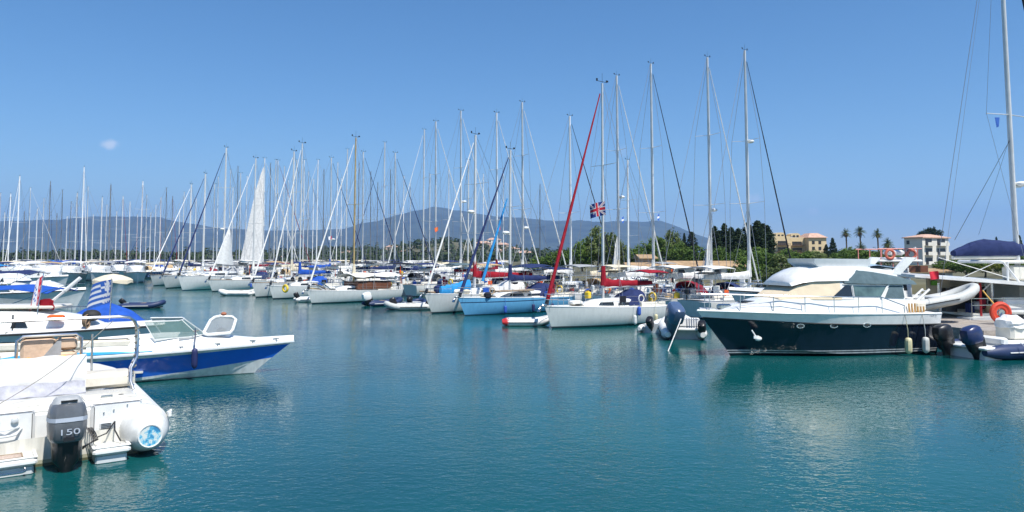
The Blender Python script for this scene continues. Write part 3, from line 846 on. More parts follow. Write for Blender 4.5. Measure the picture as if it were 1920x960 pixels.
def sail_boat(label, group, x, y, heading, L, mast_top, mast_f, lod=1, hull='white', cover='white', jib='white', spar='alu', spray='navy', bimini=None,
              fb_=1.25, mainsail=False, msw=.62, courtesy=None, fenders=(), radar=None, genoa=None, flag=None, wires=True, lean=0., seed=0, bow_top=None, name='sailing_boat', sprh=(.45,), dinghy=False, B=None):
    """origin: bow at the waterline is at local x = L; (x, y) = world position of the origin (stern)"""
    rr = random.Random(seed * 7 + 3)
    t = thing(name, label, 'sailing boat', (x, y, 0), heading, group)
    B = B or L * .31; fs = fb_ * .80
    rings, sheer = hull_rings(L, B, fs, fb_, .35, rake=L * .06, srake=L * .02, stern=.8, n=16 if lod else 10)
    m = MB(); m.loft(rings, close=False, cap0=True, cap1=False); m.build('hull', HM[hull], t, smooth=50)
    deck_mesh(sheer, .05).build('deck', gel if lod < 2 else gel2, t, smooth=50)
    # toe rail
    if lod:
        m = MB()
        for sg in (1, -1): m.tube([(p.x, p.y * sg * .985, p.z + .02) for p in sheer], .03, 4)
        m.build('toe_rail', rr.choice([alu, teak, gel3]), t)
    # coachroof
    c0, c1 = L * .30, L * .74; hr = fb_ * .36; m = MB(); cr = []
    for q, hh, wq in ((0, .85, .86), (.12, 1., .88), (.5, .95, .86), (.8, .72, .7), (.94, .38, .55), (1.0, .05, .46)):
        xx = lerp(c0, c1, q); s_ = sheer_at(sheer, xx); w = s_.y * wq * .68; zb_ = s_.z + .0; zt = zb_ + hr * hh + .04
        cr.append([Vector((xx, w, zb_)), Vector((xx, w * .90, zt - .05)), Vector((xx, w * .78, zt)), Vector((xx, 0, zt + .05)), Vector((xx, -w * .78, zt)), Vector((xx, -w * .90, zt - .05)), Vector((xx, -w, zb_))])
    m.loft(cr, close=False, cap0=True, cap1=True); cab = m.build('coachroof', gel, t, smooth=35)
    m = MB()
    for sg in (1, -1):
        for (qa, qb) in (((.10, .46), (.54, .80)) if lod else ((.12, .78),)):
            xa, xb = lerp(c0, c1, qa), lerp(c0, c1, qb); sa, sb = sheer_at(sheer, xa), sheer_at(sheer, xb)
            ya, yb = sa.y * .87 * .68 * .965 + .012, sb.y * (.86 if qb < .6 else .7) * .68 * .965 + .02
            ha, hb = hr * .30, hr * (.62 if qb < .6 else .48)
            za, zb2 = sa.z + hr * .28, sb.z + hr * .28
            pts = [Vector((xa, ya * sg, za)), Vector((xb, yb * sg, zb2)), Vector((xb - .12, (yb - .03) * sg, zb2 + hr * .34)), Vector((xa + .05, (ya - .03) * sg, za + hr * .42))]
            off = Vector((0, .03 * sg, 0)); m.loft([[p - off for p in pts], [p + off * .3 for p in pts]] if sg > 0 else [[p + off * .3 for p in pts][::-1], [p - off for p in pts][::-1]])
    m.build('window', glass_d, cab, smooth=0)
    if lod:
        m = MB(); xx = lerp(c0, c1, .9); s_ = sheer_at(sheer, xx + .6); m.rbox((xx + .75, 0, s_.z + .10), (.5, .5, .06), .02); m.build('deck_hatch', glass_d, t)
    # cockpit coaming + wheel
    m = MB(); ca = []
    for q in (0, .5, 1):
        xx = lerp(L * .05, c0, q); s_ = sheer_at(sheer, xx); w = s_.y * .74
        ca.append([Vector((xx, w, s_.z)), Vector((xx, w * .95, s_.z + .26)), Vector((xx, w * .82, s_.z + .27)), Vector((xx, w * .78, s_.z + .06))])
    m.loft(ca, close=False); m.loft([[Vector((p.x, -p.y, p.z)) for p in r_[::-1]] for r_ in ca], close=False); m.build('cockpit_coaming', gel2, t)
    if lod:
        m = MB(); m.torus((L * .12, 0, fs + .62), .42, .018, 'X', 16, 4); 
        for k in range(3): m.tube([(L * .12, 0, fs + .62), (L * .12, .42 * math.cos(k * 2.09), fs + .62 + .42 * math.sin(k * 2.09))], .012, 4)
        m.tube([(L * .13, 0, fs), (L * .13, 0, fs + .7)], .07, 6); m.build('steering_wheel', steel, t)
    # mast
    ms = dict(alu=alu, white=alu_w, dark=alu_d, wood=wood_m)[spar]
    mx = mast_f * L; s_ = sheer_at(sheer, mx); zm = s_.z + hr * .6; H_ = mast_top
    r = max(.075, min(.125, L * .0105)) if lod else .10
    m = MB(); m.tube([(mx, 0, zm - .1), (mx - .02, 0, zm + (H_ - zm) * .5), (mx - lean - .05, 0, H_)], [r, r, r * .72], 8, flat=.75); mast = m.build('mast', ms, t)
    def mxz(z): return mx - (lean + .05) * ((z - zm) / (H_ - zm)) ** 2
    for k, fsp in enumerate(sprh):
        z = zm + (H_ - zm) * fsp; w = B * (.42 - .08 * k)
        m = MB(); m.tube([(mxz(z) - .12, -w, z + .06), (mxz(z), 0, z), (mxz(z) - .12, w, z + .06)], [.02, .035, .02], 5, flat=.6); m.build('spreader', ms, mast)
    m = MB(); m.tube([(mxz(H_), 0, H_), (mxz(H_), 0, H_ + .55)], .01, 4); m.tube([(mxz(H_) - .35, 0, H_ + .08), (mxz(H_) + .38, 0, H_ + .10)], .014, 4); m.box((mxz(H_) + .38, 0, H_ + .16), (.08, .05, .14)); m.box((mxz(H_) - .35, 0, H_ + .15), (.16, .02, .1))
    m.v = [tuple(Vector((mxz(H_), 0, H_)).lerp(Vector(v_), 1. if lod > 1 else (.75 if lod else .45))) for v_ in m.v]; m.build('wind_vane', black, mast)
    if radar:
        z = zm + (H_ - zm) * radar; m = MB(); m.ball((mxz(z) + .38, 0, z), (.27, .27, .12), 12); m.box((mxz(z) + .16, 0, z - .1), (.34, .08, .05)); m.build('radar_dome', gel, mast)
    # boom and mainsail cover
    zb = s_.z + hr + .62; bl = mx - L * .06
    m = MB(); m.tube([(mx, 0, zb), (mx - bl, 0, zb + .06)], .065, 6); boom = m.build('boom', ms, t)
    if cover:
        drape(t, mx - .04, mx - bl * .96, zb + .18, zb + .14, .22, .12, 'sail_cover', cv[cover], .03, seed)
        if lod:
            m = MB(); m.tube([(mx - .03, 0, zb + .1), (mx - .03, 0, zb + 1.15)], [.17, .11], 7); m.build('luff_cover', cv[cover], t)
    # standing rigging
    bw = sheer[-1]; top_f = H_ - .25
    if wires:
        wr = .012 if lod > 1 else (.014 if lod else .02)
        m = MB(); m.tube([(.05, 0, fs + .1), (mxz(H_) - .05, 0, H_)], wr, 3, caps=False); m.build('backstay', wire_m, t)
        for sg in (1, -1):
            m = MB(); chain = []; ys = s_.y * .9
            pp = [(mx - .15, ys * sg, s_.z)]
            for k, fsp in enumerate(sprh):
                z = zm + (H_ - zm) * fsp; w = B * (.42 - .08 * k); pp.append((mxz(z) - .12, w * sg, z + .06))
            pp.append((mxz(H_ - .3), 0, H_ - .3)); m.tube(pp, wr, 3, caps=False)
            z = zm + (H_ - zm) * sprh[0]; m.tube([(mx - .5, ys * sg, s_.z), (mxz(z), 0, z - .1)], wr, 3, caps=False)
            m.build('shroud', wire_m, t)
    if jib:
        p0 = Vector((bw.x - .12, 0, bw.z + .12)); p1 = Vector((mxz(top_f) + .05, 0, top_f)); n = 14
        jr = (.082 if jib != 'white' else .058) if lod > 1 else (.05 if lod else .035)
        m = MB(); m.tube([p0.lerp(p1, .02 + .95 * i / n) for i in range(n + 1)], [lerp(jr * 1.25, jr * .38, i / n) * (1 + .12 * math.sin(i * 2.3)) for i in range(n + 1)], 6); m.build('furled_jib', cv[jib], t)
        m = MB(); m.tube([p0, p0.lerp(p1, .025)], [.11, .09], 8); m.build('furling_drum', black, t)
    if mainsail:
        # sail left hoisted: triangle on the mast, slightly bellied
        g = []; n = 12; z0, z1 = zb + .35, H_ * mainsail
        for i in range(n + 1):
            v = i / n; row = []
            for j in range(7):
                u = j / 6; w = bl * msw * (1 - v) ** .8 + (.12 if msw > .5 else .05)
                row.append((mxz(lerp(z0, z1, v)) - .1 - u * w, math.sin(u * math.pi) * .28 * (1 - v) + .05 * math.sin(u * 9 + v * 7), lerp(z0, z1, v) - .15 * u))
            g.append(row)
        m = MB(); m.sheet(g, .012); m.build('mainsail', mat('sailcloth', (.66, .66, .64), .8, var=.2, bump=.4, bscale=2), t)
    if genoa:
        pa = Vector((bw.x - .15, 0, bw.z + .1)); pb = Vector((mxz(top_f) + .05, 0, top_f)); p0 = pa.lerp(pb, .12); p1 = pa.lerp(pb, genoa); g = []; n = 12
        clew = Vector((p1.x - .7, 0, p0.z - .2))
        for i in range(n + 1):
            v = i / n; lf = p0.lerp(p1, v); le = clew.lerp(p1, v); g.append([(lerp(lf.x, le.x, u / 5), math.sin(u / 5 * math.pi) * .35 * (1 - v) + .04 * math.sin(u * 3 + v * 6), lerp(lf.z, le.z, u / 5)) for u in range(6)])
        m = MB(); m.sheet(g, .012); m.build('jib', mat('sailcloth', (.66, .66, .64), .8, var=.2, bump=.4, bscale=2), t)
    # rails
    if lod:
        m = MB(); st = []
        for sg in (1, -1):
            line = []
            for q in (.04, .2, .36, .52, .68, .83):
                xx = q * L; s2 = sheer_at(sheer, xx); yy = s2.y * .95 * sg; m.tube([(xx, yy, s2.z), (xx, yy * .99, s2.z + .6)], .014, 4); line.append((xx, yy * .99, s2.z + .6))
            bx = bw.x; m.tube(line + [(L * .93, sheer_at(sheer, L * .93).y * .9 * sg, fb_ + .6)], .008 if lod > 1 else .011, 3); m.tube([(a, b, c - .28) for a, b, c in line], .007, 3)
        m.build('lifeline', steel, t)
        m = MB(); xa = L * .90; ya = sheer_at(sheer, xa).y * .9
        for dz in (.62, .34): m.tube([(xa, ya, fb_ + dz - .02), (bw.x - .25, ya * .5, fb_ + dz), (bw.x + .02, 0, fb_ + dz + .02), (bw.x - .25, -ya * .5, fb_ + dz), (xa, -ya, fb_ + dz - .02)], .016, 4)
        for a_, b_ in ((xa, ya), (xa, -ya), (bw.x - .25, ya * .45), (bw.x - .25, -ya * .45)): m.tube([(a_, b_, fb_ - .03), (a_, b_, fb_ + .62)], .014, 4)
        m.build('pulpit', steel, t)
        m = MB(); ya = sheer[0].y * .92
        for dz in (.62, .34): m.tube([(L * .12, ya, fs + dz), (.05, ya * .95, fs + dz), (-.02, ya * .2, fs + dz), (-.02, -ya * .2, fs + dz), (.05, -ya * .95, fs + dz), (L * .12, -ya, fs + dz)], .016, 4)
        for b_ in (ya * .95, ya * .2, -ya * .2, -ya * .95): m.tube([(.03, b_, fs - .03), (.03, b_, fs + .62)], .014, 4)
        m.build('pushpit', steel, t)
        # anchor on the bow roller
        m = MB(); m.box((bw.x + .02, 0, bw.z + .05), (.5, .12, .06)); m.tube([(bw.x + .1, 0, bw.z + .09), (bw.x + .36, 0, bw.z - .1)], .025, 5); m.box((bw.x + .34, 0, bw.z - .15), (.22, .2, .05), Matrix.Rotation(R(60), 3, 'Y')); m.build('anchor', steel, t)
    # sprayhood
    if spray:
        m = MB(); g = []; sx = c0 - .05; sw = sheer_at(sheer, c0).y * .60; zz = sheer_at(sheer, c0).z + hr * .55
        for (dx, hq) in ((.75, .10), (.45, .52), (.0, .72), (-.45, .70)):
            g.append([(sx + dx + .08 * abs(u), sw * math.sin(u * math.pi / 2), zz - .12 + (hq + .10) * max(0., math.cos(u * math.pi / 2)) ** .42) for u in (-1, -.85, -.6, -.3, 0, .3, .6, .85, 1)])
        m.sheet(g, .02); m.build('sprayhood', cv[spray], t, smooth=50)
    if bimini:
        bz = fs + 1.85; bwid = B * .36; x0_, x1_ = L * .03, L * .23
        bm = thing_part = None
        m = MB(); m.sheet([[(lerp(x0_, x1_, i / 4), bwid * u, bz + .14 * (1 - u * u) + .05 * math.sin(i / 4 * math.pi)) for u in (-1, -.6, -.2, .2, .6, 1)] for i in range(5)], .02)
        bmo = m.build('bimini', cv[bimini], t)
        m = MB()
        for xx in (x0_, x1_, (x0_ + x1_) / 2): m.tube([((x0_ + x1_) / 2, bwid * .98, fs + .3), (xx, bwid, bz - .01), (xx, 0, bz + .12), (xx, -bwid, bz - .01), ((x0_ + x1_) / 2, -bwid * .98, fs + .3)], .014, 4)
        m.build('bimini_frame', steel, bmo)
    # clutter that every cruising boat carries on its rails
    if lod > 0:
        if rr.random() < .6:
            m = MB(); m.torus((.02, -B * .22, fs + .42), .26, .06, 'X', 14, 6, a0=-60, a1=240); m.build('lifebuoy', rr.choice([orange, yellow, gel]), t)
        if rr.random() < .5:
            m = MB(); m.rbox((-.05, B * .2, fs + .48), (.2, .26, .34), .05); m.tube([(-.08, B * .2, fs + .3), (-.1, B * .2, fs - .35)], .04, 5); m.build('spare_outboard', rr.choice([black, gel3]), t)
        if rr.random() < .6:
            m = MB(); m.rbox((L * .8, 0, fb_ + .14), (.7, .5, .22), .07); m.build('liferaft_canister', gel, t)
        for k in range(rr.randint(11, 17)):
            deck_gear(t, rr, sheer, L, fs, hr, B)
    if courtesy:
        z = zm + (H_ - zm) * .30; flag_mesh(t, (mx - .2, -B * .25, z), (-.8, -.5, -.15), (0, 0, 1), .62, .42, courtesy, wave=.06, droop=.12)
    for (fx, sg, fc) in fenders:
        s2 = sheer_at(sheer, fx * L); fender(t, fx * L, (s2.y + .12) * sg, s2.z * .62, fc, .10 if L < 11 else .13, .52)
    if flag:
        flag(t, fs, B)
    return t

# heading of the front row: bow points to the camera's left and a little towards it
HA = math.atan2(-V.y, -V.x)
def place_row(bow_px, bow_py, stern_px, stern_py, mast_px, mast_py, label, group, **k):
    b = W(bow_px, bow_py); s = W(stern_px, stern_py); d = (b - s); L = d.length; h = math.atan2(d.y, d.x); d.normalize()
    # where along the boat does the mast stand?
    kx = (mast_px - 960) / F
    q = (kx * s.y - s.x) / (d.x - kx * d.y); q = max(.3 * L, min(.68 * L, q))
    Y = (s + d * q).y; ht = P(mast_px, mast_py, Y).z
    return sail_boat(label, group, s.x, s.y, h, L, ht, q / L, **k)
def place_mast(mast_px, mast_py, Y, heading, L, label, group, mf=.56, **k):
    p = P(mast_px, mast_py, Y); d = Vector((math.cos(heading), math.sin(heading)))
    return sail_boat(label, group, p.x - d.x * mf * L, Y - d.y * mf * L, heading, L, p.z, mf, **k)

def outboard(parent, loc, rz=0., tilt=0., s=1., colm=black, top=None, band=None, name='outboard_motor', text=None, legm=None):
    """outboard motor: leg mesh with the cowling as its child; local +x is forward, tilt lifts the leg aft"""
    legm = legm or black
    M = Matrix.Translation(loc) @ Matrix.Rotation(rz, 4, 'Z') @ Matrix.Rotation(tilt, 4, 'Y')
    m = MB()
    def rg(z, x0, x1, w, n=12, pw=.6):
        out = []
        for k in range(n):
            a = 2 * math.pi * k / n; c, s_ = math.cos(a), math.sin(a)
            out.append(Vector(((x0 + x1) / 2 + (x1 - x0) / 2 * math.copysign(abs(c) ** pw, c), w / 2 * math.copysign(abs(s_) ** pw, s_), z)) * s)
        return out
    m.loft([rg(-.95, -.18, .10, .05), rg(-.72, -.2, .12, .07), rg(-.70, -.34, .14, .07), rg(-.66, -.34, .14, .07), rg(-.64, -.16, .12, .10), rg(-.34, -.2, .16, .20), rg(-.24, -.26, .2, .36), rg(-.02, -.32, .22, .40), rg(.06, -.34, .24, .42)])
    m.tube([Vector((-.24, 0, -.78)) * s, Vector((.18, 0, -.78)) * s], [.055 * s, .05 * s], 8)
    m.box(Vector((.24, 0, -.02)) * s, Vector((.16, .3, .42)) * s)
    leg = m.build(name, legm, parent)
    leg.matrix_local = M
    m = MB(); m.loft([rg(.06, -.36, .26, .44), rg(.12, -.41, .30, .50), rg(.3, -.43, .31, .53), rg(.47, -.42, .30, .52), rg(.58, -.39, .27, .47), rg(.64, -.30, .20, .36)])
    cw = m.build('cowling', colm, leg)
    if top is not None:
        m = MB(); m.loft([rg(.605, -.33, .22, .42), rg(.655, -.31, .20, .38), rg(.70, -.26, .12, .30)]); m.build('cowling_cap', top, leg)
    if band is not None:
        m = MB(); m.loft([rg(.365, -.437, .318, .538), rg(.425, -.433, .314, .534)], cap0=False, cap1=False); m.build('cowling_stripe', band, leg)
    m = MB()
    for k in range(3):
        a = k * 2.094; m.add([Vector((-.27, .04 * math.cos(a), -.78 + .04 * math.sin(a))) * s, Vector((-.24, .18 * math.cos(a - .3), -.78 + .18 * math.sin(a - .3))) * s, Vector((-.30, .19 * math.cos(a + .35), -.78 + .19 * math.sin(a + .35))) * s], [(0, 1, 2), (2, 1, 0)])
    m.tube([Vector((-.34, 0, -.78)) * s, Vector((-.22, 0, -.78)) * s], .045 * s, 6); m.build('propeller', steel, leg)
    return leg

def tube_u(L, B, r, bowrise=.25, z0=None, n=9, conel=.5):
    """inflatable collar path: starboard tail -> bow -> port tail; x 0 = tails, L = bow"""
    z0 = r if z0 is None else z0; pts = []; rs = []
    y = B / 2 - r
    for x, q in ((-conel, .45), (-conel * .4, .86), (0, 1)): pts.append((x, -y, z0)); rs.append(r * q)
    for i in range(4): pts.append((L * .62 * (i + 1) / 4, -y, z0)); rs.append(r)
    for i in range(1, n):
        a = -math.pi / 2 + math.pi * i / n; pts.append((L * .62 + math.cos(a) * (L * .38 - r), math.sin(a) * y, z0 + bowrise * max(0, math.cos(a)) ** 1.5)); rs.append(r * (1 - .1 * math.cos(a)))
    for i in range(4, -1, -1): pts.append((L * .62 * i / 4, y, z0)); rs.append(r)
    for x, q in ((-conel * .4, .86), (-conel, .45)): pts.append((x, y, z0)); rs.append(r * q)
    return pts, rs
def dinghy(label, loc, rz, L=2.8, B=1.45, r=.2, tubem=hyp_w, tip=None, motor=None, group=None, tiltx=0., seats=True, name='inflatable_dinghy', floor=None, cat='dinghy', z0=None):
    t = thing(name, label, cat, loc, rz, group)
    if tiltx: t.rotation_euler = (0, tiltx, rz)
    pts, rs = tube_u(L, B, r, .22 * L / 2.8, conel=.35 * L / 2.8)
    m = MB(); m.tube(pts, rs, 12); m.build('tube', tubem, t, smooth=60)
    m = MB(); m.tube([(x, y * 1.0 + math.copysign(r * .98, y) * (1 if abs(y) > .05 else 0) + (0), z) for x, y, z in pts[2:7]], .025, 5); m.tube([(x, y + math.copysign(r * .98, y), z) for x, y, z in pts[-7:-2]], .025, 5)
    m.build('rubbing_strake', rubber if tubem is not hyp_n else hyp_w, t)
    m = MB(); hb = []
    for q, w, z in ((0, 1, .02), (.4, 1, .0), (.7, .8, .04), (.92, .25, .2)):
        y = (B / 2 - r) * w; hb.append([Vector((q * L, y, r * .8 + z)), Vector((q * L, y * .9, z - .04)), Vector((q * L, 0, z - .14)), Vector((q * L, -y * .9, z - .04)), Vector((q * L, -y, r * .8 + z))])
    m.loft(hb, close=False); m.build('hull', floor or gel3, t)
    m = MB(); m.box((.05, 0, r * 1.1), (.06, B - 2 * r, r * 1.9)); m.build('transom', gel3, t)
    if seats:
        m = MB(); m.rbox((L * .42, 0, r * 1.75), (.28, B - 1.6 * r, .07), .02); m.build('thwart', rr_choice([gel3, teak]), t)
    if tip is not None:
        for sg in (1, -1):
            m = MB(); y = (B / 2 - r) * sg; c = .35 * L / 2.8; m.tube([(-c - .03, y, r), (-c * .4 + .0, y, r), (.02, y, r)], [r * .47, r * .9, r * 1.02], 10); m.build('tail_cone', tip, t)
    if motor is not None: outboard(t, motor.get('loc', (-.12, 0, r * 2.2)), 0, motor.get('tilt', 0), motor.get('s', .6), motor.get('col', black), band=motor.get('band'))
    return t
def rr_choice(l): return l[rnd.randrange(len(l))]

# ================================================================== FLAGS
def flag_mesh(parent, o, ux, uz, w, h, layers, wave=.07, name='flag', mats=None, ph=0., droop=0.):
    """layers: (material, [quads in uv]) drawn on both faces of one waving cloth"""
    ux, uz = Vector(ux).normalized(), Vector(uz).normalized(); nn = ux.cross(uz)
    def pt(u, v, off):
        return Vector(o) + ux * u * w + uz * v * h + Vector((0, 0, -droop * u * u * h)) + nn * (wave * math.sin(u * 6.5 + v * 1.4 + ph) * (.25 + u) + off)
    m = MB(); ml = []
    for li, (mt, qs) in enumerate(layers):
        ml.append(mt)
        for (a, b, c, d) in qs:
            n = 10 if max(abs(a[0] - b[0]), abs(d[0] - c[0])) > .3 else 3
            for off in ((-(li + 1) * .002), (li + 1) * .002):
                g = []
                for i in range(n + 1):
                    t = i / n; row = []
                    for j in range(5):
                        s_ = j / 4
                        e0 = (lerp(a[0], b[0], t), lerp(a[1], b[1], t)); e1 = (lerp(d[0], c[0], t), lerp(d[1], c[1], t))
                        row.append(pt(lerp(e0[0], e1[0], s_), lerp(e0[1], e1[1], s_), off))
                    g.append(row)
                vs = [p for r in g for p in r]
                m.add(vs, [(i * 5 + j, (i + 1) * 5 + j, (i + 1) * 5 + j + 1, i * 5 + j + 1) for i in range(n) for j in range(4)], li)
    return m.build(name, ml, parent, smooth=60)
fl_r = mat('flag_red', (.60, .02, .04), .8, var=.1); fl_w = mat('flag_white', (.74, .73, .74), .8, var=.1); fl_b = mat('flag_blue', (.02, .04, .22), .8, var=.1)
fl_gb = mat('flag_sky_blue', (.03, .12, .45), .8, var=.1)
def rect(x0, x1, y0, y1): return ((x0, y0), (x1, y0), (x1, y1), (x0, y1))
UNION = [(fl_b, [rect(0, 1, 0, 1)]), (fl_w, [((0, .12), (0, 0), (1, .88), (1, 1)), ((0, 0), (.1, 0), (1, 1), (.9, 1)), ((0, 1), (.0, .86), (1, 0), (1, .14)), ((0, 1), (.1, 1), (1, 0), (.9, 0))]),
         (fl_r, [((0, .04), (0, 0), (1, .96), (1, 1)), ((0, 1), (0, .95), (1, 0), (1, .05))]), (fl_w, [rect(.40, .60, 0, 1), rect(0, 1, .33, .67)]), (fl_r, [rect(.44, .56, 0, 1), rect(0, 1, .40, .60)])]
GREEK = [(fl_w, [rect(0, 1, 0, 1)]), (fl_gb, [rect(0, 1, (2 * k) / 9, (2 * k + 1) / 9) for k in range(5)]), (fl_gb, [rect(0, .37, 4 / 9, 1)]), (fl_w, [rect(.15, .22, 4 / 9, 1), rect(0, .37, .68, .77)])]
TRI = [(fl_w, [rect(0, 1, 0, 1)]), (fl_r, [rect(0, 1, 0, .33), rect(0, 1, .67, 1)]), (fl_gb, [rect(.3 + .12 * k, .36 + .12 * k, .36 + .14 * (k % 2), .48 + .14 * (k % 2)) for k in range(5)])]

# ================================================================== SAILING BOATS
GA = 'sailing boats moored bow-out along the near pontoon'
GB = 'sailing boats moored on the far side of the pontoon'
GC = 'sailing boats at the far end of the marina'
# --- front row, nearest first
b1 = place_row(1035, 616, 1238, 602, 1130, 156, 'white sailing boat with a thick red furled foresail and a British flag', GA, lod=2, hull='grey', cover='red', jib='red', spray='navy',
               fb_=1.12, fenders=((.43, 1, 'white'), (.22, 1, 'cream')), seed=1, B=2.6, sprh=(.62,), bimini='red')
def find(t, n): return [c for c in t.children if c.name.split('.')[0] == n][0]
L1 = 8.2
fl = flag_mesh(b1, (4.6, .35, 6.72 - .0), (1, .0, -.05), (0, 0, 1), .80, .78, UNION, wave=.05)
fl.name = 'flag'
p = P(1112, 404, 41.2)
fl.matrix_world = Matrix.Identity(4)
bpy.data.objects.remove(fl)
loc = b1.matrix_world.inverted() if False else None
def to_local(t, v):
    c, s_ = math.cos(-t.rotation_euler.z), math.sin(-t.rotation_euler.z); d = Vector(v) - t.location
    return Vector((d.x * c - d.y * s_, d.x * s_ + d.y * c, d.z))
def dir_local(t, v):
    c, s_ = math.cos(-t.rotation_euler.z), math.sin(-t.rotation_euler.z); return Vector((v[0] * c - v[1] * s_, v[0] * s_ + v[1] * c, v[2]))
p = P(1136, 403, 38.8)
flag_mesh(b1, to_local(b1, p), dir_local(b1, (-1, .35, -.10)), (.12, 0, 1), .84, .72, UNION, wave=.11, droop=.16)
b2 = place_row(872, 592, 1062, 578, 956, 281, 'light blue hulled sailing boat with a navy furled foresail and navy fenders', GA, lod=2, hull='blue', cover='navy', jib='navy', spray='navy', bimini='navy',
               fb_=1.12, fenders=((.52, 1, 'navy'), (.33, 1, 'navy')), radar=.42, seed=2, B=2.8, sprh=(.6,))
m = MB(); p0 = to_local(b2, P(905, 527, 49)); p1 = to_local(b2, P(951, 372, 50)); m.tube([p0.lerp(p1, i / 8) for i in range(9)], [.10, .10, .09, .09, .08, .08, .07, .06, .04], 6); m.build('staysail', cv['sky'], b2)
m = MB(); m.rbox(to_local(b2, P(965, 545, 48)) , (3.2, .5, .1), .03); m.build('handrail', teak, b2)
b3 = place_row(810, 588, 1012, 573, 890, 253, 'white sailing boat with a bright blue sail bag lying on its foredeck', GA, lod=2, hull='grey', cover='red', jib='white', spray='white', fb_=1.25, radar=.5, seed=3, B=3.4, sprh=(.36, .68), bimini='navy')
drape(b3, 7.4, 10.0, 1.62, 1.42, .34, .24, 'sail_bag', cv['sky'], .03, 5)
b4 = place_row(585, 570, 738, 561, 664, 258, 'old white sailing boat with a tan mast, brown wooden cabin and white awning', GA, lod=2, hull='grey', cover='cream', jib='white', spray=None, spar='wood', fb_=1.05, seed=4, B=2.5, sprh=(.55,))
m = MB(); g = [[(lerp(.2, 5.2, i / 6), 1.25 * u, 2.35 - .32 * abs(u) ** 1.3 + .06 * math.sin(i * 2.1)) for u in (-1, -.6, -.2, .2, .6, 1)] for i in range(7)]; m.sheet(g, .015); m.build('awning', cv['white'], b4)
m = MB(); m.rbox((2.9, 0, 1.32), (3.6, 1.9, .62), .06); m.build('wooden_cabin', mat('brown_wood', (.16, .06, .03), .5, var=.3), b4)
m = MB(); m.tube([(7.6, 0, 1.1), (8.9, 0, 1.25)], .05, 6); m.build('bowsprit', wood_m, b4)
b5 = place_row(512, 561, 628, 554, 563, 269, 'white sailing boat with a yellow ring buoy tied to its bow rail', GA, lod=2, hull='grey', cover='blue', jib='white', spray='blue', fb_=1.15, seed=5, B=2.6)
p = to_local(b5, P(535, 541, 63.0)); m = MB(); m.torus(p, .27, .10, 'X', 16, 7); m.build('ring_buoy', yellow, b5)
b6 = place_row(480, 558, 600, 549, 548, 284, 'white sailing boat with a tall plumb bow left of the yellow ring buoy', GA, lod=2, hull='grey', cover='cream', jib='white', spray='grey', bimini='grey', fb_=1.35, seed=6, B=3.0, sprh=(.36, .68))
b7 = place_row(398, 547, 520, 540, 476, 297, 'white sailing boat with a half raised white foresail', GA, lod=2, hull='grey', cover='white', jib='white', spray='navy', fb_=1.25, genoa=.42, seed=7, B=3.2, bimini='navy')
b8 = place_row(342, 545, 470, 536, 420, 277, 'large white sailing boat with a wide upright bow and a boxy cockpit tent', GA, lod=2, hull='white', cover='grey', jib='navy', spray='grey', fb_=1.6, seed=8, B=3.8, radar=.35, sprh=(.36, .68), bimini='white')
b9 = place_row(311, 541, 425, 532, 382, 326, 'white sailing boat with a dark navy furled foresail leaning left', GA, lod=2, hull='grey', cover='white', jib='navy', spray='maroon', bimini='cream', fb_=1.45, seed=9, B=3.0)
b10 = place_row(288, 536, 390, 528, 356, 346, 'white sailing boat at the far left end of the near row of bows', GA, lod=2, hull='grey', cover='navy', jib='white', spray='white', fb_=1.4, seed=10, B=3.0)
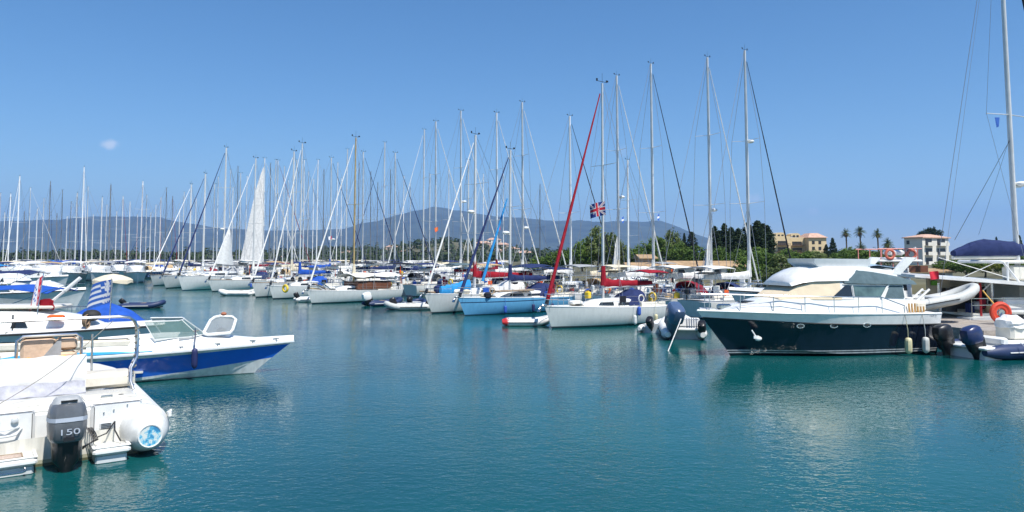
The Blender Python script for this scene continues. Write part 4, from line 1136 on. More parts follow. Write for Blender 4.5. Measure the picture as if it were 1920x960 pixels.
# --- second row: sterns at the pontoon, bows pointing away to the right
HB = math.atan2(V.y, V.x)
def row_Y(px, off, base=(9., 44.)):
    k = (px - 960) / F; o = Vector((base[0], base[1], 0)) + V * off
    s_ = (o.x - k * o.y) / (k * U.y - U.x); return (o + U * s_).y
BLUEW = [(fl_w, [rect(0, 1, 0, 1)]), (fl_gb, [rect(0, 1, 0, .35), rect(0, 1, .65, 1)])]
REDW = [(fl_w, [rect(0, 1, 0, 1)]), (fl_r, [rect(0, .5, 0, 1)])]
ORG = [(orange, [rect(0, 1, 0, 1)]), (yellow, [rect(.3, .7, .3, .7)])]
row2 = [
    (1397, 95, 'black', 'white', 'alu', 'navy', None, .62, (.36, .62), 'tallest sailing boat, with a black furled foresail, behind the navy yacht foredeck'),
    (1327, 108, 'white', 'white', 'alu', 'maroon', 'white', .34, (.36, .66), 'sailing boat with a double spreader white mast and loose white sail at its foot'),
    (1221, 120, 'black', 'white', 'alu', 'white', None, None, (.33, .62), 'sailing boat with a grey mast, small blue flag and black furled foresail leaning right'),
    (1157, 142, 'white', 'cream', 'alu', 'tan', None, .42, (.36, .64), 'sailing boat with a white mast, radar and tan sprayhood, just right of the British flag'),
    (1069, 218, 'black', 'white', 'white', 'black', 'navy', None, (.42,), 'sailing boat with a short white mast seen left of the red furled foresail'),
    (980, 192, 'white', 'white', 'alu', 'navy', None, .3, (.4, .7), 'sailing boat whose white furled foresail slants down to the red furled one'),
    (932, 212, 'white', 'maroon', 'white', 'white', None, None, (.36, .66), 'sailing boat with a slim white mast between blue stay and tall grey mast'),
    (865, 208, 'white', 'white', 'alu', 'grey', 'navy', .46, (.34, .66), 'sailing boat with the tallest mast in front of the mountain peak slope'),
    (818, 228, 'white', 'navy', 'alu', 'black', None, None, (.36, .66), 'sailing boat with a grey mast directly in front of the mountain peak'),
    (742, 287, 'navy', 'navy', 'alu', 'navy', 'black', None, (.5,), 'sailing boat with a short mast on the left slope of the peak'),
    (682, 285, 'navy', 'white', 'alu', 'white', None, None, (.45,), 'sailing boat with a navy furled foresail just right of the tan wooden mast'),
    (622, 296, 'navy', 'blue', 'alu', 'grey', None, .3, (.5,), 'sailing boat with a dark stay crossing the tan wooden mast'),
    (571, 300, None, 'cream', 'white', 'tan', None, None, (.5,), 'sailing boat with a thin white mast just right of two tall white masts'),
    (522, 301, 'maroon', 'maroon', 'alu', 'maroon', None, None, (.4, .7), 'sailing boat with a maroon boom cover right of the raised white sails'),
    (497, 297, 'white', None, 'white', 'navy', None, None, (.4, .7), 'sailing boat with its tall white mainsail raised'),
    (452, 325, None, 'navy', 'alu', 'navy', None, None, (.45,), 'sailing boat with a grey mast left of the raised white sails'),
    (403, 345, None, 'white', 'alu', 'white', None, None, (.45,), 'sailing boat with a thin grey mast just left of the tall radar mast')]
for i, (px, py, jib, cover, spar, spray, bim, radar, sp, lb) in enumerate(row2):
    Y = row_Y(px, 6.6)
    place_mast(px, py, Y, HB, 10.6 if px > 500 else 11.5, lb, GB, .52, lod=1, cover=cover, jib=jib, spar=spar, spray=spray, bimini=bim or ['white', 'black', 'cream', 'grey', 'navy', 'tan', 'slate'][i % 7], radar=radar, sprh=sp, seed=20 + i, B=3.0, fb_=1.35,
               mainsail={497: .93, 1327: .30, 1157: .30}.get(px, 0), msw=.62 if px == 497 else .11, courtesy={1221: BLUEW, 1157: BLUEW, 622: REDW, 932: REDW, 818: ORG}.get(px), hull=rnd.choice(['white', 'white', 'grey', 'cream']))
# small loose sail heaps at mast feet (1327, 1157)
row3 = [(795, 243, 'white', 'white', 'alu', 'sailing boat with a white mast just left of the mountain peak'), (721, 267, 'navy', 'grey', 'alu', 'tall sailing boat with a dark stay, between the tan mast and the peak'),
        (651, 280, None, 'white', 'alu', 'sailing boat with a grey mast just left of the tan wooden mast'), (596, 300, 'white', 'white', 'white', 'sailing boat with a thin lone white mast left of the tan wooden mast'),
        (517, 300, None, 'navy', 'alu', 'sailing boat with a dark thin mast beside the raised mainsail'), (878, 300, None, 'cream', 'alu', 'sailing boat with a short thin mast hidden among the masts under the peak'),
        (1176, 300, None, 'white', 'white', 'sailing boat with a short thin mast right of the British flag, far behind')]
for i, (px, py, jib, cover, spar, lb) in enumerate(row3):
    Y = row_Y(px, 19)
    place_mast(px, py, Y, HA, 11.5, lb, GB, .55, lod=1, cover=cover, jib=jib, spar=spar, spray='navy', bimini=['navy', 'white', 'grey', 'cream'][i % 4], seed=50 + i, B=3.2, fb_=1.4, sprh=(.36, .66))
# --- far end of the marina: bows towards us
far = [(268, 340, 131, 'white', 'white', 'navy', 'boat with a bright white mast nearest in the far row'), (158, 313, 131, 'white', 'white', 'white', 'boat with the tallest white mast at the left'),
       (145, 362, 133, 'alu', 'blue', 'navy', 'boat with a grey mast touching the tallest white mast'), (208, 346, 133, 'dark', 'navy', None, 'boat with a thin black mast carrying a white radar'),
       (192, 370, 135, 'alu', 'cream', None, 'boat with a short grey mast left of the thin black mast'), (37, 330, 132, 'white', 'white', 'white', 'boat with a tall white mast near the left edge'),
       (20, 363, 136, 'white', 'white', 'navy', 'boat with a short white mast beside the left edge'), (95, 340, 150, 'dark', 'grey', 'navy', 'boat with a slim dark mast between two tall white masts'),
       (231, 368, 140, 'alu', 'navy', 'maroon', 'boat with a grey mast between the black and the bright white mast'), (244, 378, 152, 'alu', 'white', None, 'boat with a thin grey mast left of the bright white mast'),
       (219, 396, 155, 'alu', 'white', None, 'boat with a short thin mast just right of the black mast'), (302, 370, 150, 'alu', 'maroon', 'maroon', 'boat with a maroon stay right of the bright white mast'),
       (324, 368, 155, 'dark', 'navy', 'maroon', 'boat with a slim dark mast and maroon boom cover'), (337, 392, 160, 'alu', 'white', None, 'boat with a short mast left of the navy furled foresail'),
       (107, 400, 150, 'dark', 'white', None, 'boat with a short dark mast by the slim dark mast'), (70, 391, 158, 'alu', 'blue', None, 'boat with a short grey mast left of the slim dark mast'),
       (46, 396, 165, 'dark', 'white', None, 'boat with a low dark mast right of the left tall white mast'), (9, 398, 152, 'alu', 'white', None, 'boat with a low mast at the very left edge'),
       (126, 405, 170, 'alu', 'white', None, 'boat with a faint low mast left of the tallest white mast'), (175, 402, 172, 'alu', 'navy', None, 'boat with a faint low mast right of the tallest white mast'),
       (283, 398, 175, 'alu', 'white', None, 'boat with a faint low mast right of the bright white mast'), (258, 402, 178, 'alu', 'white', 'maroon', 'boat with a faint low mast touching the bright white mast'),
       (368, 372, 165, 'alu', 'white', None, 'boat with a thin faint mast beside the navy furled foresail'), (437, 352, 168, 'alu', 'white', None, 'boat with a thin faint mast left of the raised sails')]
hc = ['grey', 'slate', 'white', 'grey', 'navy', 'cream']
for i, (px, py, Y, spar, cover, jib, lb) in enumerate(far):
    place_mast(px, py, Y, R(-62 + rnd.uniform(-12, 12)), rnd.uniform(10, 12.5), 'distant sailing ' + lb, GC, .55, lod=1 if Y < 137 else 0, cover=cover, jib=jib, spar=spar, spray=rnd.choice(['navy', 'white', 'grey', 'blue']), seed=80 + i,
               hull=hc[i % 6], B=3.6, fb_=1.4, sprh=(.5,) if i % 2 else (.36, .68), bimini=rnd.choice([None, 'white', 'blue', 'cream', 'navy']))
far2 = [(410, 332, 142, 'navy', 'left of the wide upright bow boat mast'), (432, 318, 150, 'white', 'just right of the radar mast'), (447, 312, 138, 'grey', 'above the half raised foresail'), (463, 330, 150, 'blue', 'left edge of the raised sails'),
        (508, 306, 130, 'white', 'right of the raised mainsail'), (533, 312, 140, 'cream', 'left of the two tall white masts'), (541, 338, 150, 'navy', 'touching the left of two tall white masts'), (556, 300, 128, 'white', 'between the two tall white masts'),
        (579, 322, 140, 'maroon', 'right of the two tall white masts'), (588, 336, 150, 'white', 'left of the lone thin white mast'), (608, 318, 132, 'grey', 'right of the lone thin white mast'), (633, 305, 128, 'cream', 'left of the tan mast by the dark stay'),
        (641, 334, 146, 'blue', 'short, left of the tan mast'), (673, 306, 126, 'white', 'just right of the tan mast'), (696, 322, 138, 'navy', 'right of the tan mast by the navy foresail'), (708, 342, 150, 'white', 'short, left of the tall grey mast'),
        (733, 318, 132, 'grey', 'right of the tall grey mast'), (757, 330, 140, 'white', 'on the left slope of the mountain'), (770, 344, 148, 'navy', 'short, on the upper left slope of the mountain'), (806, 326, 128, 'white', 'just left of the mountain peak'),
        (842, 318, 126, 'cream', 'just right of the mountain peak'), (906, 326, 130, 'white', 'left of the blue stay'), (944, 322, 128, 'blue', 'right of the blue stay'), (1012, 346, 122, 'white', 'left of the red furled foresail'),
        (58, 352, 140, 'white', 'right of the left tall white mast'), (82, 372, 146, 'cream', 'left of the slim dark mast'), (118, 356, 138, 'blue', 'right of the slim dark mast'), (133, 378, 150, 'white', 'left of the tallest far white mast'),
        (166, 350, 142, 'grey', 'right of the tallest far white mast'), (200, 384, 152, 'white', 'touching the thin black mast'), (276, 366, 140, 'navy', 'right of the bright white mast'), (292, 384, 150, 'white', 'left of the maroon stay'),
        (313, 352, 134, 'cream', 'between the maroon stay and slim dark mast'), (345, 360, 140, 'white', 'by the leaning white foresail'), (2, 362, 140, 'navy', 'at the very left border')]
for i, (px, py, Y, cover, lb) in enumerate(far2):
    place_mast(px, py, Y + rnd.uniform(-3, 3), (HA if i % 2 else HB) + rnd.uniform(-.25, .25), rnd.uniform(10, 12), 'far thin masted sailing boat ' + lb, 'thin masted sailing boats beyond the second row', .55, lod=0, cover=cover,
               jib=rnd.choice([None, 'white', 'grey', 'navy', None]), spar=rnd.choice(['alu', 'white', 'alu', 'dark']), spray=rnd.choice(['navy', 'white', 'grey', 'blue', 'tan']), seed=130 + i, hull=hc[(i * 5) % 6], B=3.4, fb_=1.4, sprh=(.5,) if i % 3 else (.36, .68),
               bimini=rnd.choice([None, 'white', 'cream', 'navy']))
# spare hulls of the far row without a mast in view: small motor cruisers follow below

# ================================================================== MOTOR BOATS
blue_paint = mat('royal_blue_paint', (.012, .13, .60), .2, var=.12, scale=1.5, coat=.4)
navy_paint = mat('navy_hull_paint', (.010, .022, .038), .14, var=.2, scale=1.2, coat=.5)
glass_g = mat('green_screen', (.16, .26, .23), .08, var=.15, spec=.7, alpha=.42)
red_cloth = cv['red']
def motor_boat(label, loc, rz, L, B, fs, fb_, cat='motor boat', group=None, rows=None, mats=None, rake=.9, name='motor_boat', cabin=None, canopy=None, rail=True, motors=0, windscreen=True, seats=True, cowl=black, wsx=.56, sk=None):
    t = thing(name, label, cat, loc, rz, group)
    rings, sheer = hull_rings(L, B, fs, fb_, .35, rake=rake, srake=0, stern=.93, kind='power', n=20, bpow=2.6, sk=sk)
    m = MB(); m.loft(rings, close=False, cap0=True, cap1=False, rows=rows or [0] * 12); m.build('hull', mats or [gel3], t, smooth=35)
    # deck ring around an open cockpit
    m = MB(); c = [p for p in sheer if p.x >= L * (wsx - .04)]; m2 = deck_mesh(c, .16); m2.build('foredeck', gel, t, smooth=60)
    m = MB()
    for sg in (1, -1):
        rr_ = []
        for p_ in [p for p in sheer if p.x <= L * wsx]:
            rr_.append([Vector((p_.x, p_.y * sg, p_.z)), Vector((p_.x, (p_.y - .03) * sg, p_.z + .05)), Vector((p_.x, (p_.y - .26) * sg, p_.z + .05)), Vector((p_.x, (p_.y - .28) * sg, p_.z - .35))])
        m.loft(rr_ if sg > 0 else [r_[::-1] for r_ in rr_], close=False, cap0=False, cap1=False)
    m.box((.14, 0, fs - .1), (.28, B * .88, .3)); m.build('gunwale', gel, t, smooth=30)
    m = MB(); m.box((L * .27, 0, .32), (L * (wsx - .04), B * .78, .06)); m.build('cockpit_floor', gel2, t, smooth=0)
    m = MB(); w = B * .40
    for sg in (1, -1):
        for p_ in range(0, 1): pass
    m = MB(); m.tube([(p.x, p.y * 1.005, p.z - .04) for p in sheer], .03, 5); m.tube([(p.x, -p.y * 1.005, p.z - .04) for p in sheer], .03, 5); m.build('rubrail', gel3 if rows else rubber, t)
    if windscreen:
        x0 = L * wsx; zb = sheer_at(sheer, x0).z + (.12 if wsx < .6 else .34); m = MB(); wq = B * .40; top = []; bot = []
        for k in range(9):
            u = -1 + k / 4; bot.append(Vector((x0 + .75 * (1 - abs(u) ** 2.2) - .55 * (abs(u) == 1), wq * u, zb + .04 * (1 - u * u)))); top.append(Vector((x0 + .15 * (1 - abs(u) ** 2.2) - .85 * (abs(u) == 1), wq * .86 * u, zb + .50)))
        m.sheet([bot, top], .012); ws = m.build('windscreen', glass_g, t, smooth=20)
        m = MB(); m.tube(top, .02, 5); m.tube(bot, .02, 5)
        for k in (0, 2, 4, 6, 8): m.tube([bot[k], top[k]], .016, 4)
        m.build('screen_frame', gel, ws)
    if seats:
        for (xx, yy) in ((L * .38, .5), (L * .38, -.5)):
            m = MB(); m.rbox((xx, yy * B * .5, .68), (.5, .5, .16), .05); m.rbox((xx - .24, yy * B * .5, .98), (.12, .5, .6), .05); m.tube([(xx, yy * B * .5, .34), (xx, yy * B * .5, .62)], .06, 6); m.build('seat', vinyl_c, t)
        m = MB(); m.rbox((.5, 0, .66), (.5, B * .7, .3), .06); m.rbox((.28, 0, .95), (.12, B * .7, .5), .05); m.build('rear_bench', vinyl_c, t)
    if cabin:
        x0, x1, zt = cabin; rg = []
        for q, hq, wq in ((0, 1, .80), (.3, 1.03, .80), (.62, .98, .74), (.85, .62, .6), (1, .08, .45)):
            xx = lerp(x0, x1, q); s2 = sheer_at(sheer, xx); w = s2.y * wq; zb = s2.z; zz = zb + (zt - zb) * hq
            rg.append([Vector((xx, w, zb)), Vector((xx, w * .88, zz - .08)), Vector((xx, w * .76, zz)), Vector((xx, 0, zz + .06)), Vector((xx, -w * .76, zz)), Vector((xx, -w * .88, zz - .08)), Vector((xx, -w, zb))])
        m = MB(); m.loft(rg, close=False); cb = m.build('cabin', gel, t, smooth=35)
        m = MB()
        for sg in (1, -1):
            a, b = rg[0], rg[2]
            def pp(r_, f_, xo=0): q = r_[0].lerp(r_[1], f_); return Vector((q.x + xo, (q.y + .015) * sg, q.z))
            pts = [pp(a, .25, .25), pp(b, .25), pp(b, .72, -.15), pp(a, .78, .3)]; off = Vector((0, .02 * sg, 0)); m.loft([[p - off for p in pts], [p + off * .3 for p in pts]])
        m.build('window', glass_d, cb, smooth=0)
    if canopy:
        x0, x1, z, cc = canopy; m = MB(); w = B * .46
        m.sheet([[(lerp(x0, x1, i / 5), w * u, z + .16 * (1 - u * u) + .05 * math.sin(i * 2.) - (.10 if i in (0, 5) else 0)) for u in (-1, -.6, -.2, .2, .6, 1)] for i in range(6)], .02); cn = m.build('canopy', cv[cc], t)
        m = MB()
        for xx in (x0, (x0 + x1) / 2, x1):
            m.tube([((x0 + x1) / 2 - .1, w, fs), (xx, w, z - .02), (xx, 0, z + .12), (xx, -w, z - .02), ((x0 + x1) / 2 - .1, -w, fs)], .016, 5)
        m.build('canopy_frame', steel, cn)
    if rail:
        m = MB()
        for sg in (1, -1):
            ln = []
            for q in (.6, .7, .8, .9, .98):
                s2 = sheer_at(sheer, q * L); ln.append((s2.x, s2.y * .9 * sg, s2.z + .42)); m.tube([(s2.x, s2.y * .9 * sg, s2.z), ln[-1]], .013, 4)
            ln.append((sheer[-1].x - .1, .03 * sg, sheer[-1].z + .42)); m.tube(ln, .015, 5)
        m.build('bow_rail', steel, t)
    for k in range(motors):
        yy = 0 if motors == 1 else (-.38 + .76 * k)
        outboard(t, (-.28, yy, .52), 0, 0, .8, cowl)
    return t

# ---- left foreground: white and blue sports boat
bt = W(472, 700); hd = R(20)
Lb = 7.6
t = motor_boat('white sports boat with a royal blue band and an open foredeck hatch', (bt.x - math.cos(hd) * Lb, bt.y - math.sin(hd) * Lb, 0), hd, Lb, 2.3, .80, .98,
               rows=[0, 1, 1, 0, 0, 0, 0, 0, 0, 1, 1, 0], mats=[hull_mat('hull_powerboat_white', [(.02, (.10, .12, .12)), (9, (.66, .68, .66))], .3, .2), blue_paint], rake=1.25, name='sports_boat', windscreen=True, rail=False, cat='sports boat', wsx=.72, sk=[0, .17, .334, .40, .62, .87, 1])
blue_boat = t
rings, sheer = hull_rings(Lb, 2.3, .80, .98, .35, rake=1.25, stern=.93, kind='power', n=20, bpow=2.6)
# raised white foredeck moulding
m = MB(); rg = []
for q in (3.2, 4.0, 5.0, 5.55, 6.0, 7.0, 7.8, 8.5):
    s2 = sheer_at(sheer, q); w = s2.y * .93; hh = interp([(3.2, .34), (5.2, .40), (6.4, .34), (7.4, .2), (8.5, .04)], q)
    if q < 5.6: rg.append([Vector((q, w, s2.z)), Vector((q, w * .86, s2.z + hh * .8)), Vector((q, w * .80, s2.z + hh)), Vector((q, w * .76, s2.z + hh * .9)), Vector((q, w * .72, s2.z)), Vector((q, w * .71, s2.z - .02)), Vector((q, w * .70, s2.z - .1))])
m.loft([[p for p in r_] for r_ in rg], close=False); m.loft([[Vector((p.x, -p.y, p.z)) for p in r_[::-1]] for r_ in rg], close=False)
m.build('side_moulding', gel, t, smooth=40)
m = MB(); rg = []
for q in (5.5, 5.8, 6.0, 6.7, 7.4, 8.0, 8.55):
    s2 = sheer_at(sheer, q); w = s2.y * .93; hh = interp([(4.6, .40), (5.6, .40), (6.4, .35), (7.4, .2), (8.6, .03)], q)
    rg.append([Vector((q, w * math.cos(a), s2.z + hh * max(0., math.sin(a)) ** .8)) for a in [0, .35, .7, 1.1, 1.57, 2.04, 2.44, 2.79, 3.1416]])
m.loft(rg, close=False); m.build('foredeck_moulding', gel, t, smooth=60)
# open hatch: a rounded frame standing tilted on the foredeck
m = MB(); hx, hz_ = 6.5, 1.33; c = []
fr = [(-.30, 0), (-.12, .38), (.0, .47), (.16, .50), (.50, .46), (.60, .38), (.52, .08), (.44, -.02), (-.18, -.05)]
hp = [Vector((hx + a, -.42 + b * .55, hz_ + b * .95)) for a, b in fr]
m.tube(hp + [hp[0]], .05, 8); hatch = m.build('foredeck_hatch', gel, t)
m = MB(); m.loft([[p + Vector((0, -.01, 0)) for p in hp], [p + Vector((0, .012, .012)) for p in hp]]); m.build('hatch_pane', mat('smoked_pane', (.30, .33, .34), .1, var=.1, alpha=.55), hatch, smooth=0)
m = MB(); m.ball((hx + .2, -.25, hz_ + .02), (.16, .1, .12), 9); m.build('dark_bag', black, hatch)
m = MB(); m.tube([(hx + .3, .3, hz_ - .05), (hx + .45, -.18, hz_ + .40)], .02, 5); m.build('hatch_stay', steel, hatch)
m = MB(); m.ball((hx + .25, -.15, hz_ + .54), (.09, .07, .06), 8); m.build('brown_cleat', mat('rust_cleat', (.35, .12, .06), .6), hatch)
for q in (5.6, 6.6, 7.6, 8.3):
    s2 = sheer_at(sheer, q); m = MB(); m.tube([(q - .09, -s2.y * .9, s2.z + .10), (q + .09, -s2.y * .9, s2.z + .10)], .018, 5); m.tube([(q, -s2.y * .9, s2.z), (q, -s2.y * .9, s2.z + .1)], .02, 5); m.build('cleat', steel, t)
# long fender of navy cloth
s2 = sheer_at(sheer, 6.0); fender(t, 6.0, -(s2.y + .12), .98, 'navy', .085, .62)
m = MB(); s2 = sheer_at(sheer, 6.0); m.tube([(6.0, -s2.y - .12, .95), (6.0, -s2.y - .05, 1.12), (6.0, -s2.y + .15, 1.42)], .012, 4); m.tube([(5.93, -s2.y + .15, 1.42), (6.08, -s2.y + .15, 1.44)], .02, 5); m.build('fender_line', rope_m, t)
# light blue flash along the after side deck
m = MB(); pts = []
for i in range(9):
    q = lerp(1.0, 4.9, i / 8); s2 = sheer_at(sheer, q); hh = .10 * math.sin(math.pi * (i / 8) ** .6 * .98 + .02) + .005
    pts.append([Vector((q, -s2.y - .008, s2.z + .04)), Vector((q, -s2.y + .012, s2.z + .04 + hh)), Vector((q, -s2.y + .04, s2.z + .04 + hh)), Vector((q, -s2.y + .03, s2.z + .04))])
m.loft(pts); m.build('light_blue_flash', mat('light_blue_paint', (.05, .38, .66), .3, var=.05), t)
m = MB(); m.rbox((2.6, -.86, 1.16), (3.4, .18, .26), .07); m.build('cream_side_cushion', vinyl_c, t)

# ---- white cabin cruiser behind it
cb = P(300, 640, 26.2); hd = R(7)
c = motor_boat('white cabin cruiser with a round grille, behind the blue banded sports boat', (cb.x - 8.6, cb.y - 1.0, 0), hd, 8.0, 2.7, 1.02, 1.25, rows=None, mats=[gel3], rake=.8, name='cabin_cruiser', windscreen=False, rail=False, cabin=(1.2, 6.9, 1.78), seats=False, cat='cabin cruiser')
m = MB(); m.torus((3.55, -.99, 1.50), .20, .035, 'Y', 20, 6); m.build('round_grille', steel, c)
m = MB(); m.loft([[Vector((3.55 + .19 * math.cos(a * .524), -1.0, 1.50 + .19 * math.sin(a * .524))) for a in range(12)], [Vector((3.55 + .19 * math.cos(a * .524), -.97, 1.50 + .19 * math.sin(a * .524))) for a in range(12)]]); m.build('grille_mesh', mat('grey_brown_mesh', (.10, .08, .06), .7, var=.5, scale=25), c)
for xx in (3.15, 4.3): 
    m = MB(); m.box((xx, -1.01, 1.45), (.02, .06, .5)); m.build('panel_seam', rubber, c)
m = MB(); m.rbox((3.2, 0, 1.92), (4.4, 1.5, .10), .04); m.build('sun_pad', gel2, c)
m = MB(); m.tube([(4.9, -.4, 1.85), (5.75, -.2, 2.66)], .035, 6); m.tube([(5.55, -.25, 2.46), (6.0, -.15, 2.90)], .065, 8); m.tube([(4.9, -.25, 1.85), (5.75, -.08, 2.66)], .02, 6); m.build('telescopic_gangway', gel, c)
m = MB(); m.ball((6.55, -.5, 1.62), (.30, .26, .2), 12); m.build('black_buoy', rubber, c)
m = MB()
for k in range(9):
    a = k * .7; m.torus((6.5 + .05 * math.cos(a), -.78 + .04 * math.sin(a), 1.38 + .03 * k * .5), .17, .02, 'X', 12, 5)
m.build('rope_coil', mat('tan_rope', (.32, .22, .14), .9, var=.3, scale=20), c)
m = MB(); m.rbox((5.6, -.92, 1.62), (.5, .3, .12), .05); m.build('orange_cushion', cv['orange'], c)

def flagstaff(name_, label, base, top, w, h, layers, ux, wave=.09, droop=0., hang=False, v0=0.):
    t = thing(name_, label, 'flag', base); b = Vector(base); tp = Vector(top) - b
    m = MB(); m.tube([(0, 0, 0), tp], .016, 6); m.build('staff', steel, t)
    d = tp.normalized(); flag_mesh(t, tp - d * (h + .03), ux, d, w, h, layers, wave=wave, droop=droop, name='cloth')
    return t
p0 = P(207, 578, 25.6); p1 = P(209, 522, 25.6)
flagstaff('flag', 'striped blue and white Greek flag streaming left over the cabin cruiser', p0, p1, 1.28, .80, GREEK, (-1, .45, -.10), wave=.16, droop=.42)
p0 = P(70, 585, 25.0); p1 = P(82, 512, 25.2)
flagstaff('flag', 'red and white flag with a small crest hanging limp above the round grille', p0, p1, .62, .95, [(fl_w, [rect(0, 1, 0, 1)]), (fl_r, [rect(0, .34, 0, 1), rect(.68, 1, 0, 1)]), (fl_gb, [rect(.42 + .08 * (k % 2), .50 + .08 * (k % 2), .2 + .1 * k, .27 + .1 * k) for k in range(6)])], (-.8, .3, -.75), wave=.06)
m = MB(); p = P(88, 568, 25.3); rr = random.Random(3); 
t = thing('parasol', 'cream frayed parasol standing behind the Greek flag staff', 'parasol', P(205, 600, 27.0)); b0 = t.location
tp = P(212, 516, 27.0) - b0; m = MB(); m.tube([(0, 0, 0), tp], .02, 6); m.build('pole', steel, t)
m = MB(); rg = []; n = 18
for q, dz in ((.02, .05), (.45, .0), (.85, -.10), (1.0, -.16)):
    rg.append([Vector((tp.x + .66 * q * math.cos(k / n * 6.283), tp.y + .66 * q * math.sin(k / n * 6.283), tp.z + dz - (.03 if k % 2 else 0) * q)) for k in range(n)])
rg.append([Vector((tp.x + .67 * math.cos(k / n * 6.283), tp.y + .67 * math.sin(k / n * 6.283), tp.z - .24 - rr.uniform(0, .09))) for k in range(n)])
m.loft(rg, cap1=False); m.build('shade', cv['cream'], t, smooth=30)
t = thing('red_jacket', 'red jacket draped over the roof of the cabin cruiser', 'jacket', P(86, 582, 25.2)); m = MB(); m.sheet([[(-.24 + .16 * i + .03 * math.sin(j * 2), .04 * math.sin(i * 3 + j), .08 + .11 * j - .05 * abs(i - 1.5)) for j in range(4)] for i in range(4)], .05); m.build('cloth', cv['red'], t)

# ---- boats with blue canopies at the left edge
p = W(70, 640); 
t = motor_boat('open white boat with a long royal blue canopy at the left edge', (-26.0, 30.5, 0), R(4), 8.0, 2.6, .95, 1.15, mats=[blue_paint], rake=.7, canopy=(.5, 7.3, 2.28, 'blue'), rail=True, name='day_boat', cat='day boat')
m = MB(); m.sheet([[(lerp(.5, 2.2, i / 4), -1.22 + .03 * math.sin(i * 2 + j), 2.25 - j * .42) for j in range(4)] for i in range(5)], .015); m.build('canopy_curtain', cv['blue'], t)
for k in range(5):
    m = MB(); m.rbox((2.6 + k * .12, -.9, 1.25 + k * .13), (1.5 - .15 * k, .35, .07), .02); m.build('stacked_cushion', gel2, t)
t = motor_boat('white boat with a flat blue canopy, behind the royal blue canopy', (-41, 44.5, 0), R(8), 8.4, 2.8, 1.15, 1.4, mats=[gel3], rake=.7, canopy=(.4, 8.0, 2.72, 'blue'), rail=True, cabin=(3.6, 7.4, 1.95), name='day_boat', cat='day boat')
t = motor_boat('white boat with a dark navy canopy behind the boat with the flat blue canopy', (-37.5, 51.0, 0), R(2), 7.4, 2.6, 1.15, 1.4, mats=[gel3], rake=.7, canopy=(.4, 5.0, 2.55, 'navy'), rail=True, cabin=(3.6, 6.8, 1.95), name='day_boat', cat='day boat')
t = motor_boat('white cruiser with a blue and white awning, farther left behind the blue canopies', (-47, 62.0, 0), R(-10), 9, 3.0, 1.3, 1.6, mats=[gel3], rake=.7, canopy=(.4, 5.0, 2.9, 'sky'), rail=True, cabin=(3.6, 7.8, 2.3), name='day_boat', cat='day boat')
bd = motor_boat('small boat with a blue canvas cover below the Greek flag', (-17.6, 29.0, 0), R(6), 3.2, 1.7, .75, .9, mats=[blue_paint], rake=.5, rail=False, name='covered_boat', windscreen=False, seats=False, cat='covered boat')
m = MB(); rg = []
for q, hh in ((.1, .3), (.9, .75), (1.8, 1.0), (2.6, .7), (3.3, .15)):
    w = interp([(0, .8), (2, .8), (3.5, .15)], q); rg.append([Vector((q, w * math.cos(a), .85 + hh * math.sin(a) ** .7 if 0 < a < 3.1 else .8)) for a in (0, .5, 1.0, 1.57, 2.14, 2.64, 3.14)])
m.loft(rg, close=False); m.build('canvas_cover', cv['blue'], bd)
dinghy('black inflatable dinghy drifting behind the Greek flag', (W(235, 578).x, W(235, 578).y, 0), R(12), 2.7, 1.5, .19, hyp_n, motor=dict(s=.5, tilt=R(-40)))

